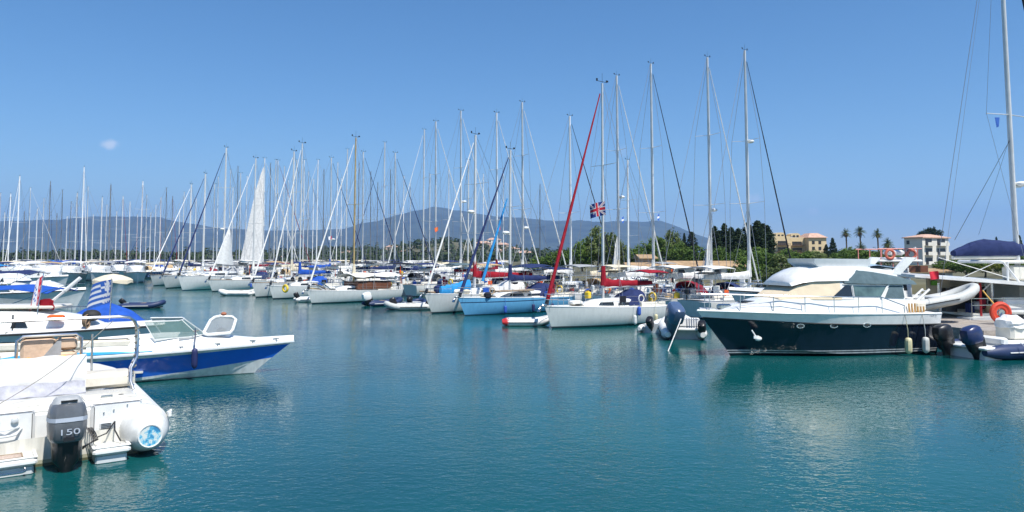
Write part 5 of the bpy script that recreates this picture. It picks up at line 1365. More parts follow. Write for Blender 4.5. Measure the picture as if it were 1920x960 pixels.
# ================================================================== LEFT FOREGROUND RIB
O = W(117, 869); hd = math.atan2(.81, -.59)
sticker = mat('worn_sticker', (.10, .38, .60), .4, var=.3, scale=9)
_n = sticker.node_tree; _r = [x for x in _n.nodes if x.type == 'VALTORGB'][0].color_ramp
_r.elements[0].color = (.04, .22, .42, 1); _r.elements[1].color = (.62, .66, .62, 1); _r.elements[0].position = .42; _r.elements[1].position = .56
_e = _r.elements.new(.49); _e.color = (.12, .45, .62, 1)
rib = thing('rigid_inflatable_boat', 'white rigid inflatable boat with a grey 150 outboard, nearest at the lower left', 'inflatable boat', (O.x, O.y, 0), hd)
Rr, yt = .43, 1.30
for sg, lab in ((1, None), (-1, None)):
    yt = 1.72 if sg > 0 else 1.30
    m = MB(); pts = [(-.52, yt * sg, .40), (-.50, yt * sg, .40), (-.30, yt * sg, .41), (.0, yt * sg, .43), (.12, yt * sg, .43)]; rs = [.19, .23, .33, .425, Rr]
    for i in range(1, 8): pts.append((.12 + i * .55, yt * sg, .43 + .02 * i)); rs.append(Rr)
    for i in range(1, 6):
        a = i / 5 * math.pi / 2; pts.append((3.97 + 1.6 * math.sin(a), (yt - 1.5 * (1 - math.cos(a))) * sg, .57 + .22 * math.sin(a))); rs.append(Rr * (1 - .25 * i / 5))
    m.tube(pts, rs, 26); tb = m.build('tube', hyp_w, rib, smooth=70)
    m = MB(); m.tube([(.115, yt * sg, .43), (.145, yt * sg, .43)], Rr + .006, 26); m.build('seam_band', mat('grey_seam', (.48, .48, .46), .7), tb)
    m = MB()
    for k in range(26):
        a = 2 * math.pi * k / 26; m.box((.19, yt * sg + (Rr + .004) * math.cos(a), .43 + (Rr + .004) * math.sin(a)), (.035, .008, .008), None)
    m.build('stitching', gel3, tb)
    m = MB(); m.tube([(-.53, yt * sg, .395), (-.516, yt * sg, .395)], .205, 22); st = m.build('tail_sticker', sticker, tb)
    m = MB(); m.torus((-.528, yt * sg, .395), .195, .017, 'X', 22, 5); m.build('sticker_rim', gel, st)
    for xx in (.9, 1.9):
        m = MB(); m.tube([(xx, yt * sg, .87), (xx + .06, yt * sg + .02, .92), (xx + .16, yt * sg + .02, .92), (xx + .22, yt * sg, .88)], .018, 5); m.build('grab_handle', rubber, tb)
    m = MB(); m.box((-.06, yt * sg - .40, .66), (.16, .05, .07)); m.tube([(-.10, yt * sg - .40, .60), (.0, yt * sg - .44, .72), (.1, yt * sg - .40, .66)], .02, 5); m.build('rope_eye', gel, tb)
    m = MB(); m.tube([(.15 + .5 * i, yt * sg + (Rr + .01) * (1 if sg > 0 else -1) * .96, .36) for i in range(8)], .05, 6); m.build('rubbing_strake', gel3, tb)
# hull between the tubes, transom well and swim platforms
m = MB(); hb = []
for x_, w, z in ((.0, 1.0, 0), (2.5, 1., 0), (4.2, .75, .08), (5.3, .2, .4)):
    y = 1.3 * w; hb.append([Vector((x_, y, .5)), Vector((x_, y * .95, .02 + z)), Vector((x_, 0, -.3 + z)), Vector((x_, -y * .95, .02 + z)), Vector((x_, -y, .5))])
m.loft(hb, close=False); m.build('hull', hull_mat('hull_rib_grimy', [(.05, (.10, .10, .05)), (.11, (.40, .39, .28)), (9, (.72, .70, .62))], .4, .25), rib, smooth=30)
m = MB()
def quadbox(m, x0, x1, y0, y1, z0, z1, r=.03): m.rbox(((x0 + x1) / 2, (y0 + y1) / 2, (z0 + z1) / 2), (x1 - x0, y1 - y0, z1 - z0), r)
quadbox(m, .03, .32, .42, 1.26, .12, .98, .05); quadbox(m, .03, .32, -1.26, -.42, .12, .98, .05); quadbox(m, .14, .40, -.5, .5, .10, .88, .03); m.build('transom', gel, rib)
m = MB(); quadbox(m, .25, 1.55, -1.28, 1.28, .86, .975, .04); m.build('aft_deck', gel, rib)
m = MB(); quadbox(m, .38, .95, .35, 1.2, .9751, 1.0, .01); quadbox(m, .38, .95, -1.2, -.35, .9751, 1.0, .01); m.build('deck_hatch', gel2, rib)
for sg in (1, -1):
    m = MB(); quadbox(m, -.52, .06, .40 * sg if sg > 0 else -1.0, 1.30 * sg if sg > 0 else -.40, .15, .27, .04); pf = m.build('swim_platform', gel, rib)
    m = MB(); y0, y1 = (.40, 1.30) if sg > 0 else (-1.0, -.40)
    quadbox(m, -.5, -.44, y0, y1, .271, .30, .01); quadbox(m, -.44, .03, y0, y0 + .05, .271, .30, .01); quadbox(m, -.44, .03, y1 - .05, y1, .271, .30, .01); m.build('platform_lip', gel, pf)
    m = MB(); quadbox(m, -.44, .05, y0 + .05, y1 - .05, -.02, .149, .03); m.build('platform_bracket', gel3, pf)
m = MB(); quadbox(m, -.40, -.10, .62, 1.02, .272, .292, .01); hm_ = m.build('platform_tread', mat('pinkish_tread', (.55, .44, .37), .8, var=.3, scale=30, bump=.4, bscale=60), rib)
m = MB()
for a_, b_, c_, d_ in ((-.42, -.40, .60, 1.04), (-.10, -.08, .60, 1.04), (-.42, -.08, .60, .62), (-.42, -.08, 1.02, 1.04)): quadbox(m, a_, b_, c_, d_, .272, .30, .003)
m.build('tread_frame', teak, hm_)
m = MB(); m.tube([(-.52, .58, .14), (-.60, .58, .10), (-.61, .62, .09), (-.61, .92, .09), (-.60, .96, .10), (-.52, .96, .14)], .018, 6); m.build('boarding_handle', steel, rib)
# fittings on the transom: two round deck caps and a moulded step
for yy in (.98, .72):
    m = MB(); m.tube([(-.01, yy, .83), (.035, yy, .83)], .055, 14); m.ball((-.01, yy, .83), (.02, .05, .05), 10); m.build('transom_cap', gel3, rib)
m = MB(); m.tube([(.02, 1.08, .68), (-.04, 1.05, .62), (-.05, .92, .585), (-.05, .82, .585), (-.05, .70, .60), (.02, .62, .69)], .02, 7); m.tube([(.02, 1.06, .70), (-.03, .85, .68), (.02, .64, .71)], .014, 5); m.build('transom_handle', gel3, rib)
# moulded seams, a vent, a fuel filler and a waterline stain on the transom
m = MB(); m.box((.027, .84, .955), (.012, .80, .010)); m.box((.027, -.84, .955), (.012, .80, .010)); m.box((.027, .47, .60), (.012, .010, .62)); m.box((.027, -.47, .60), (.012, .010, .62)); m.build('moulding_seam', rubber, rib, smooth=0)
m = MB(); m.rbox((.02, -.66, .56), (.03, .20, .12), .008); vt = m.build('vent_grille', gel3, rib)
for k in range(4):
    m = MB(); m.box((.002, -.66, .52 + .027 * k), (.012, .16, .010)); m.build('slat', rubber, vt, smooth=0)
m = MB(); m.tube([(.62, -.98, .975), (.62, -.98, 1.0)], .05, 14); m.build('fuel_cap', steel, rib)
m = MB(); m.tube([(.46, -.62, .99), (.40, -.62, 1.03), (.40, -.80, 1.03), (.46, -.80, .99)], .016, 6); m.build('stern_cleat', steel, rib)
for (y_, z_) in ((-.62, .80), (-.78, .83), (-1.0, .9)):
    m = MB(); m.tube([(-.0, y_, z_), (.035, y_, z_)], .012, 8); m.build('drain_screw', steel, rib)
# outboard
cowl_g = mat('cowling_grey', (.11, .118, .128), .32, var=.25, scale=5, coat=.2)
cowl_s = mat('cowling_silver', (.42, .46, .52), .35, var=.12)
cowl_l = mat('cowling_light_grey', (.40, .41, .41), .4, var=.2, scale=8)
ob = outboard(rib, (-.44, .0, .44), 0, R(3), 1.12, cowl_g, top=cowl_l, band=cowl_s)
# text on the aft face of the cowling
def text_mesh(s_, size, name, mt, parent, M, depth=.004, sx=1.0):
    cu = bpy.data.curves.new(name, 'FONT'); cu.body = s_; cu.size = size; cu.extrude = depth; cu.align_x = 'CENTER'; cu.align_y = 'CENTER'
    tmp = bpy.data.objects.new('tmp', cu); col.objects.link(tmp); dg = bpy.context.evaluated_depsgraph_get(); me = bpy.data.meshes.new_from_object(tmp.evaluated_get(dg))
    bpy.data.objects.remove(tmp); me.materials.clear(); me.materials.append(mt)
    o = bpy.data.objects.new(name, me); col.objects.link(o); o.parent = parent; o.matrix_local = M @ Matrix.Diagonal((sx, 1, 1, 1)); return o
Mx = Matrix.Translation((-.487, 0, .245)) @ Matrix(((0, 0, -1, 0), (-1, 0, 0, 0), (0, 1, 0, 0), (0, 0, 0, 1)))
text_mesh('150', .135, 'number', cowl_s, ob, Mx, sx=1.6)
m = MB(); m.box((-.476, 0, .13), (.03, .16, .06)); m.build('cowl_latch', black, ob)
m = MB(); m.box((-.30, 0, .735), (.14, .24, .03)); m.build('air_intake', black, ob)
m = MB()
for k in range(5):
    m.tube([(.05, -.36 - k * .02, .55), (-.18, -.33 - .035 * k, .62 - .03 * k), (-.30, -.42 - .02 * k, .40), (-.35, -.26, .28 + .01 * k)], .011, 5)
m.tube([(.02, -.80, .62), (-.14, -.78, .50), (-.28, -.86, .32)], .014, 5); m.tube([(.02, -.80, .62), (-.10, -.66, .45), (-.2, -.5, .42)], .012, 5)
m.build('control_cables', black, rib)
# white bench cover with a skirt whose grey paints in the shading below it, frame and seats
m = MB(); m.sheet([[(1.60 + .02 * math.sin(i * 1.3 + j), 1.46 - i * .178, 1.00 + j * .115 + .01 * math.sin(i * 2 + j * 3)) for i in range(12)] for j in range(7)], -.06)
m.build('bench_cover', mat('off_white_cover', (.76, .745, .70), .75, var=.07, scale=3, bump=.15), rib)
m = MB(); quadbox(m, 1.7, 2.5, -1.4, 1.4, .97, 1.25, .06); m.build('bench', vinyl_c, rib)
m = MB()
m.sheet([[(1.555 - .035 * abs(math.sin(i * .9)) - .05 * j * j * .5, 1.45 - i * .16, 1.20 - .07 * j + .012 * math.sin(i * 1.9 + j)) for i in range(13)] for j in range(4)], .02); m.build('shade_skirt', mat('shade_grey_canvas', (.42, .42, .46), .85, var=.3, scale=4, bump=.5), rib)
# stainless arch
m = MB()
for dx in (0, .16):
    r_ = .026
    path = [(1.30 + dx, -1.30, .96), (1.42 + dx, -1.27, 1.10), (1.62 + dx, -1.30, 1.34), (1.75 + dx, -1.42, 1.55), (1.80 + dx, -1.44, 1.8), (1.82 + dx, -1.43, 2.15), (1.82 + dx, -1.38, 2.28), (1.82 + dx, -1.28, 2.36), (1.82 + dx, -1.1, 2.385),
            (1.82 + dx, 1.1, 2.385), (1.82 + dx, 1.28, 2.36), (1.82 + dx, 1.38, 2.28), (1.82 + dx, 1.43, 2.15), (1.80 + dx, 1.44, 1.8), (1.75 + dx, 1.42, 1.55), (1.62 + dx, 1.30, 1.34), (1.42 + dx, 1.27, 1.10), (1.30 + dx, 1.30, .96)]
    m.tube(path, r_, 8)
for y_ in (-1.43, 1.43):
    for z_ in (1.75, 2.0): m.tube([(1.80, y_, z_), (1.98, y_, z_)], .018, 6)
m.build('stainless_arch', steel, rib)
for sg in (1, -1):
    m = MB(); pts = []
    for k in range(40):
        q = k / 39; z = lerp(1.15, 2.25, q); a = k * 1.35; yb = -1.43 if z > 1.6 else lerp(-1.28, -1.43, max(0, (z - 1.1) / .5)); pts.append((1.84 + .05 * math.cos(a) - (.35 * max(0, 1.6 - z)), (yb + .05 * math.sin(a)) * sg * -1 if sg > 0 else yb + .05 * math.sin(a), z))
    m.tube(pts, .014, 5); m.build('wrapped_rope', rope_m, rib)
# helm seat with tan cushions inside a pipe frame
m = MB(); m.tube([(2.75, .62, 1.0), (2.75, .62, 1.92), (2.75, .52, 2.0), (2.75, -.42, 2.0), (2.75, -.52, 1.92), (2.75, -.52, 1.0)], .03, 8); m.tube([(2.75, -.72, 1.0), (2.75, -.72, 1.98)], .022, 6); m.build('seat_frame', steel, rib)
m = MB(); m.rbox((2.9, .24, 1.62), (.14, .62, .66), .06); m.rbox((2.9, -.26, 1.80), (.16, .40, .28), .06); m.rbox((2.9, -.26, 1.46), (.16, .40, .36), .06); m.build('seat_back', vinyl_t, rib)
m = MB(); g = [(2.80, .20, 1.50), (2.80, -.16, 1.50), (2.80, -.16, 1.97)]; m.loft([[Vector(p) for p in g], [Vector(p) + Vector((.03, 0, 0)) for p in g]]); m.build('grey_flap', cv['grey'], rib, smooth=0)
m = MB(); rr = random.Random(9)
for k in range(9): m.ball((2.62 + rr.uniform(-.04, .04), .55 - k * .125, 1.50 + rr.uniform(-.02, .03)), (.08, .09, .07), 8)
m.build('life_jackets', mat('amber_jacket', (.75, .36, .07), .8, var=.3, scale=12), rib)
m = MB(); m.rbox((2.55, -.05, 1.57), (.1, .38, .05), .02); m.build('yellow_strap', yellow, rib)
m = MB(); a = to_local(rib, P(212, 602, 15.2)); b = to_local(rib, P(-20, 768, 12.9)); m.tube([a.lerp(b, q / 8) + Vector((0, 0, -.12 * math.sin(q / 8 * math.pi))) for q in range(9)], .008, 4); m.build('thin_line', rope_m, rib)

# ================================================================== NAVY YACHT
bw_, stn = Vector((8.05, 27.4, 0)), Vector((15.75, 29.3, 0)); d = bw_ - stn; Ly = d.length; hy = math.atan2(d.y, d.x)
yt_ = thing('flybridge_yacht', 'motor yacht with a dark navy hull, white superstructure and grey canvas flybridge', 'motor yacht', stn, hy)
rings, sheer = hull_rings(Ly, 3.1, 1.50, 1.66, .4, rake=1.35, srake=0, stern=.94, kind='power', n=28, bpow=2.9, tmax=.4)
navy_h = hull_mat('hull_navy_yacht', [(.10, (.006, .008, .012)), (.145, (.42, .44, .45)), (.185, (.008, .015, .025)), (.225, (.42, .44, .45)), (9, (.008, .014, .028))], .12, .3)
m = MB(); m.loft(rings, close=False, cap0=True, cap1=False, rows=[1] + [0] * 10 + [1]); m.build('hull', [navy_h, gel], yt_, smooth=35)
deck_mesh(sheer, .06).build('deck', gel, yt_, smooth=50)
m = MB()
for sg in (1, -1): m.tube([(p.x, p.y * .985 * sg, p.z + .01) for p in sheer], .045, 6)
m.build('gunwale', gel, yt_)
m = MB()
for sg in (1, -1): m.tube([(rings[i][1 if sg > 0 else -2].x, (abs(rings[i][1].y) + .012) * sg, rings[i][1].z) for i in range(len(rings))], .022, 5)
m.build('rubbing_strake', rubber, yt_)
def sup(name, st, mt, parent=yt_, smooth=35, close=False):
    """stations: (x, half width bottom, z bottom, half width top, z top, crown)"""
    m = MB(); m.loft([[Vector((x, wb, zb)), Vector((x + dx, lerp(wb, wt, .55), lerp(zb, zt, .6))), Vector((x + dx, wt, zt)), Vector((x + dx, wt * .5, zt + cr * .8)), Vector((x + dx, 0, zt + cr)), Vector((x + dx, -wt * .5, zt + cr * .8)), Vector((x + dx, -wt, zt)), Vector((x + dx, -lerp(wb, wt, .55), lerp(zb, zt, .6))), Vector((x, -wb, zb))] for (x, wb, zb, wt, zt, cr, dx) in st], close=False)
    return m.build(name, mt, parent, smooth=smooth)
trunk_ = sup('coachroof', [(.9, 1.22, 1.5, 1.12, 1.98, .02, 0), (3.0, 1.25, 1.52, 1.15, 2.08, .03, 0), (5.4, 1.2, 1.55, 1.08, 2.12, .05, 0), (6.5, 1.05, 1.58, .92, 2.06, .06, 0), (7.5, .8, 1.6, .62, 1.88, .05, 0), (8.4, .40, 1.62, .28, 1.70, .03, 0)], gel)
sal = sup('saloon', [(1.3, 1.13, 1.98, 1.02, 2.62, .03, 0), (3.6, 1.15, 2.06, 1.02, 2.70, .04, 0), (4.05, 1.15, 2.07, 1.02, 2.72, .04, 0)], gel)
ws = sup('windscreen_cover', [(4.06, 1.15, 2.06, 1.03, 2.74, .04, 0), (5.2, 1.12, 2.08, 1.0, 2.70, .05, 0), (5.75, 1.02, 2.10, .90, 2.55, .05, 0), (6.45, .84, 2.08, .76, 2.12, .02, 0)], mat('beige_canvas', (.74, .62, .44), .85, var=.14, scale=1.5, bump=.3, bscale=3))
rf = sup('roof', [(1.5, 1.02, 2.72, .94, 3.10, .06, 0), (3.2, 1.07, 2.74, .98, 3.24, .08, 0), (4.5, 1.10, 2.74, .97, 3.24, .10, 0), (5.1, 1.08, 2.73, .93, 3.12, .11, 0), (5.6, 1.02, 2.68, .86, 2.92, .10, 0), (6.0, .94, 2.56, .76, 2.68, .08, 0)], gel, smooth=60)
cg = sup('canvas_hood', [(.75, 1.12, 2.58, .95, 2.72, .04, 0), (1.6, 1.14, 2.60, .98, 2.92, .05, 0), (2.6, 1.14, 2.62, 1.0, 3.06, .05, 0), (3.3, 1.14, 2.64, 1.0, 3.14, .05, 0), (3.9, 1.10, 2.66, 1.04, 2.78, .05, 0)], cv['slate'], smooth=60)
fbs = sup('flybridge_screen', [(2.6, .88, 3.20, .92, 3.54, .0, 0), (4.3, .84, 3.22, .90, 3.56, .0, .25), (4.65, .74, 3.20, .84, 3.56, .0, .30)], mat('pale_screen', (.68, .70, .70), .4, var=.1), smooth=30)
m = MB(); m.sheet([[(1.0 + .42 * i, -.9 + .36 * j, 3.18 + .20 * math.sin(min(1, i / 3) * 1.57) - .03 * abs(j - 2.5) + .02 * math.sin(i * 3 + j)) for j in range(6)] for i in range(5)], .02); m.build('flybridge_cover', cv['pale'], yt_)
for sg in (1, -1):
    m = MB()
    def sp(x, f, e=.015): 
        wb, wt, zb, zt = 1.15, 1.02, 2.03 + .02 * (x - 1.3), 2.65 + .02 * (x - 1.3)
        return Vector((x, (lerp(wb, wt, f) + e) * sg, lerp(zb, zt, f)))
    pts = [sp(2.35, .16), sp(3.50, .16), sp(3.50, .78), sp(2.05, .78)][::sg]
    m.loft([[p - Vector((0, .02 * sg, 0)) for p in pts], pts]); w_ = m.build('side_window', mat('curtained_window', (.10, .16, .15), .08, var=.5, scale=2, spec=.8), sal, smooth=0)
    m = MB(); pts = [sp(3.60, .16), sp(4.45, .10), sp(3.85, .80), sp(3.60, .80)][::sg]
    m.loft([[p - Vector((0, .02 * sg, 0)) for p in pts], pts]); m.build('quarter_window', glass_d, sal, smooth=0)
    m = MB(); m.tube([sp(2.38, .1, .03), sp(1.98, .88, .03)], .035, 5); m.tube([sp(3.55, .12, .03), sp(3.55, .84, .03)], .02, 4); m.tube([sp(1.98, .86, .03), sp(3.95, .86, .03)], .02, 4); m.build('window_pillar', gel, sal)
    m = MB(); pts = [sp(1.35, .1), sp(2.2, .1), sp(1.9, .82), sp(1.35, .82)][::sg]; m.loft([[p - Vector((0, .02 * sg, 0)) for p in pts], pts]); m.build('canvas_side_panel', cv['slate'], sal, smooth=0)
    # radar arch leg
    m = MB(); pa = [(1.35, 2.95), (1.75, 2.98), (1.05, 3.62), (.62, 3.60)]; m.prism(pa, .92 * sg - .06, .92 * sg + .06); m.build('arch_wing', gel, yt_, smooth=30)
    # portholes
    for xx in (5.82, 4.58, 3.28):
        sy = 0; s2 = None
        best = min(rings, key=lambda r_: abs(r_[3].x - xx)); a_, b_ = best[1], best[3]; q = (a_.z - 1.16) / max(.01, a_.z - b_.z); yy = lerp(a_.y, b_.y, q)
        m = MB()
        ring = lambda rx, rz, e: [Vector((xx + rx * math.cos(k * .5236), (yy + e) * sg, 1.14 + rz * math.sin(k * .5236))) for k in range(12)][::sg]
        m.loft([ring(.17, .085, -.06), ring(.17, .085, .03), ring(.13, .06, .03), ring(.125, .055, .01)], cap1=False); ph = m.build('porthole', steel, yt_)
        m = MB(); m.loft([ring(.13, .06, -.02), ring(.125, .057, .018)]); m.build('pane', glass_d, ph)
    best = min(rings, key=lambda r_: abs(r_[3].x - 1.2)); yy = (best[1].y + best[3].y) / 2 + .03
    m = MB(); m.rbox((1.75, (best[2].y + .02) * sg, 1.14), (.58, .05, .20), .01); m.build('vent_plate', mat('blue_grey_plate', (.18, .26, .32), .3), yt_)
    m = MB(); m.rbox((.72, (best[2].y + .03) * sg, 1.18), (.98, .06, .055), .01); m.rbox((.72, (best[2].y + .02) * sg, 1.10), (.98, .04, .07), .01); m.build('exhaust_trim', steel, yt_)
    # side rail
    m = MB(); ln = []; st = (1.6, 2.6, 3.6, 4.6, 5.7, 6.8, 7.9, 8.9)
    for xx in st:
        s2 = sheer_at(sheer, xx); a_ = Vector((xx, s2.y * .93 * sg, s2.z)); b_ = Vector((xx - .03, s2.y * .91 * sg, s2.z + (.62 if xx > 2 else .3))); m.tube([a_, b_], .017, 5); ln.append(b_)
    ln.append(Vector((sheer[-1].x - .12, .12 * sg, sheer[-1].z + .62))); m.tube(ln, .019, 6)
    ln2 = [p - Vector((0, 0, .3)) for p in ln[4:]]; m.tube(ln2, .011, 4)
    m.build('side_rail', steel, yt_)
for xx, cc in ((1.70, 'cream'), (.92, 'grey')):
    s2 = sheer_at(sheer, xx); fender(yt_, xx, s2.y * 1.0 + .13, .70, cc, .125, .62)
    m = MB(); m.tube([(xx, s2.y + .13, .70), (xx, s2.y + .06, 1.25), (xx, s2.y - .05, 1.78)], .012, 4); m.build('fender_line', rope_m, yt_)
m = MB()
for sy in (.62, .30): m.tube([(.95, sy + .2, 1.62), (-.02, sy + .26, 2.38)], .045, 6)
for q in (.15, .35, .55, .75, .92): m.tube([(lerp(.95, -.02, q), .82 + .0 * q, lerp(1.62, 2.38, q)), (lerp(.95, -.02, q), .50, lerp(1.62, 2.38, q))], .02, 4)
m.sheet([[(lerp(.95, .2, i / 3), lerp(.52, .82, j / 2), lerp(1.60, 2.16, i / 3)) for j in range(3)] for i in range(4)], .02); m.build('gangway', gel, yt_)
m = MB()
for k in range(6): m.tube([(1.28 - .13 * k, 1.28, 1.55), (1.28 - .13 * k, 1.27, 1.55 + (.34 if k < 3 else .22))], .03, 6)
m.build('ochre_rod_holders', mat('ochre_plastic', (.55, .30, .08), .6, var=.3), yt_)
# anchor hanging at the bow
s2 = sheer_at(sheer, 7.1); m = MB(); yA = .78; m.tube([(7.55, yA - .02, 1.0), (7.42, yA + .1, .72)], .025, 5); m.ball((7.35, yA + .08, .70), (.15, .07, .085), 8); m.box((7.45, yA + .10, .76), (.2, .05, .1)); m.build('anchor', gel, yt_)
# foredeck bits
m = MB(); m.rbox((8.2, 0, 1.80), (.5, .3, .2), .05); m.tube([(8.7, 0, 1.72), (9.2, 0, 1.74)], .05, 6); m.build('windlass', steel, yt_)
m = MB(); m.rbox((7.3, .0, 1.98), (.5, .5, .06), .02); m.build('deck_hatch', glass_d, yt_)
m = MB(); m.rbox((.55, 0, 1.75), (.5, 2.2, .4), .08); m.build('cockpit_bench', vinyl_c, yt_)
# small lettering on the white band (too small to read in the photograph)
best = min(rings, key=lambda r_: abs(r_[3].x - .8)); ys_ = (best[0].y + best[1].y) / 2 + .014
m = MB(); rr = random.Random(4)
for k in range(11):
    if k in (3, 6): continue
    x_ = 1.12 - k * .082; z_ = 1.435; m.box((x_, ys_, z_), (.012, .006, .05)); m.box((x_ - .03, ys_, z_ + (.02 if k % 2 else -.02)), (.04, .006, .010)); 
    if k % 3: m.box((x_ - .05, ys_, z_), (.010, .006, .045))
m.build('name_lettering', mat('grey_lettering', (.25, .26, .28), .5), yt_, smooth=0)
m = MB()
for k in range(5):
    m.box((.3 + .5 * k, 0, 0), (.01, .01, .01))

# ================================================================== RIGHT SIDE
# white grey inflatable hanging on davits
p = P(1690, 584, 32.0)
dg = dinghy('pale grey inflatable dinghy hanging tilted behind the stern of the navy hulled yacht', (p.x, p.y, p.z - .02), R(0), 3.5, 1.5, .22, hyp_g, tiltx=R(-10), floor=mat('dirty_cream_hull', (.45, .42, .33), .5, var=.3), seats=True)

# big sailing catamaran style boat with hardtops
gx = P(1903, 455, 36.0).x
G = thing('hardtop_sailing_boat', 'large white sailing boat with a long white hardtop and navy boom cover', 'sailing boat', (20.6, 36, 0), 0)
def Gp(px, py, Y=33.8): return P(px, py, Y) - Vector((20.6, 36, 0))
m = MB()
for yy in (-2.0, 2.0):
    rg = []
    for x_, w, zt, zk in ((0, .5, .85, .2), (.6, .62, .92, -.2), (5, .65, 1.0, -.35), (9, .5, 1.15, -.3), (11.5, .08, 1.3, -.1)):
        rg.append([Vector((x_, yy + w, zt)), Vector((x_, yy + w * .9, .2)), Vector((x_, yy, zk)), Vector((x_, yy - w * .9, .2)), Vector((x_, yy - w, zt))])
    m.loft(rg, close=True)
m.build('hull', gel3, G, smooth=35)
m = MB(); m.box((4.2, 0, .98), (7.6, 4.2, .16)); m.build('bridge_deck', gel2, G, smooth=0)
m = MB(); m.rbox((5.3, .2, 1.75), (4.2, 3.0, 1.4), .15); cab = m.build('deckhouse', gel2, G)
for x_ in (3.5, 4.5, 5.6, 6.6):
    m = MB(); m.box((x_ + .25, -1.335, 2.0), (.78, .05, .5)); m.build('window', glass_d, cab, smooth=0)
m = MB(); m.box((1.9, 1.2, 1.75), (1.5, .08, 1.5)); m.box((2.85, 1.1, 1.75), (.1, .3, 1.5)); m.build('saloon_bulkhead', vinyl_c, G, smooth=0)
m = MB(); m.box((1.9, .9, 1.55), (2.1, .06, 1.2)); m.build('dark_doorway', dark_in, G, smooth=0)
# long roof
a = Gp(1702, 519, 34.0); b = Gp(1990, 541, 34.0); m = MB()
m.loft([[Vector((a.x, -2.6, a.z)), Vector((a.x, -2.6, a.z + .10)), Vector((a.x, 0, a.z + .2)), Vector((a.x, 2.2, a.z + .14)), Vector((a.x, 2.2, a.z))], [Vector((b.x, -3.0, b.z)), Vector((b.x, -3.0, b.z + .16)), Vector((b.x, 0, b.z + .28)), Vector((b.x, 2.4, b.z + .2)), Vector((b.x, 2.4, b.z))]]); m.build('hardtop', gel, G, smooth=30)
for px in (1762, 1840, 1862):
    m = MB(); q = Gp(px, 530, 33.8); m.tube([(q.x, -2.1, .95), (q.x, -2.1, q.z - .02)], .05, 6); m.build('roof_post', redm if px == 1840 else steel, G)
for (pxa, pya, pxb, pyb) in ((1822, 525, 1836, 545), (1860, 528, 1843, 545)):
    m = MB(); m.tube([Gp(pxa, pya), Gp(pxb, pyb)], .035, 5); m.build('roof_brace', gel3, G)
# upper hardtop
a = Gp(1866, 490, 34.5); b = Gp(2010, 492, 34.5); m = MB(); m.rbox(((a.x + b.x) / 2, -.2, a.z - .02), (b.x - a.x, 3.4, .16), .06); ut = m.build('upper_hardtop', gel, G)
for (pxa, pya, pxb, pyb) in ((1889, 491, 1890, 528), (1880, 491, 1912, 530), (1927, 491, 1928, 530)):
    m = MB(); m.tube([Gp(pxa, pya, 33.5), Gp(pxb, pyb, 33.5)], .045, 6); m.build('hardtop_post', gel, ut)
m = MB(); m.rbox(Gp(1905, 512, 34.6), (.9, .8, .7), .1); m.build('helm_station', gel2, G)
# rails and clutter on the after deck
m = MB()
for z_ in (1.45, 1.75): m.tube([(.1, -2.5, z_), (9, -2.5, z_ + .1)], .02, 5)
for k in range(7): m.tube([(.1 + k * 1.4, -2.5, .95), (.1 + k * 1.4, -2.5, 1.78)], .02, 5)
m.build('deck_rail', steel, G)
q = Gp(1782, 540, 34.4); m = MB(); m.box((q.x, q.y + 1.0, q.z - .15), (1.1, .06, 1.2)); m.build('beige_panel', mat('beige_panel', (.42, .39, .30), .8, var=.1), G, smooth=0)
q = Gp(1772, 532, 34.4); m = MB(); m.box((q.x - .0, q.y + .9, q.z), (.3, .04, .22)); m.build('green_sign', mat('green_sign', (.10, .32, .03), .6), G, smooth=0)
q = Gp(1733, 519, 33.6); flag_mesh(G, (q.x, q.y - .5, q.z - .12), (1, 0, .1), (-.15, 0, 1), .38, .36, [(fl_r, [rect(0, 1, 0, 1)])], wave=.04)
m = MB(); q = Gp(1872, 558, 34); m.rbox((q.x + 1.2, -2.15, 1.42), (2.4, .5, .75), .1); m.build('white_locker', gel, G)
m = MB(); q = Gp(1808, 545, 34); m.box((q.x, -.8, 1.6), (.5, .4, 1.1)); m.build('dark_cabinet', black, G)
for i in range(6):
    m = MB(); q = Gp(1830 + 11 * i, 540, 34); m.rbox((q.x, -1.5 - .1 * (i % 2), 1.25 + .12 * (i % 3)), (.32, .3, .5 - .1 * (i % 2)), .05); m.build('deck_bag', [cv['navy'], cv['grey'], cv['maroon'], cv['tan'], cv['black'], cv['white']][i], G)
# mast, boom, sails, stays
Hm = 23.; mx_ = gx - 20.6
m = MB(); m.tube([(mx_ + .12, 0, 1.0), (mx_, 0, 8), (mx_ - .15, 0, Hm)], [.15, .14, .10], 10, flat=.8); mastG = m.build('mast', alu, G)
q = P(1895, 215, 36).z; m = MB(); m.tube([(mx_ - 1.85, -1.1, q - .15), (mx_ - .05, 0, q), (mx_ + 1.75, .9, q)], .04, 6, flat=.5); m.build('spreader', gel, mastG)
q = P(1895, 345, 36).z; m = MB(); m.ball((mx_ + .42, 0, q), (.30, .30, .14), 12); m.box((mx_ + .2, 0, q - .15), (.4, .1, .06)); m.build('radar_dome', gel, mastG)
m = MB(); a = P(1788, 483, 35.5) - Vector((20.6, 36, 0)); m.tube([(mx_, 0, a.z + .02), (a.x, -.4, a.z)], .09, 7); m.build('boom', gel2, G)
rr = random.Random(8); m = MB(); rg = []
for i in range(15):
    t_ = i / 14; x_ = lerp(mx_ + .35, a.x + .05, t_); hh = interp([(0, .62), (.25, .80), (.6, .85), (.85, .55), (1, .28)], t_) * rr.uniform(.95, 1.04); zb = a.z + .06
    rg.append([Vector((x_, -.4 * t_ + math.cos(k * .6283) * .26 * rr.uniform(.85, 1.1), zb + hh * .5 + hh * .5 * math.sin(k * .6283) * rr.uniform(.96, 1.03))) for k in range(10)])
m.loft(rg); m.build('boom_cover', cv['navy'], G)
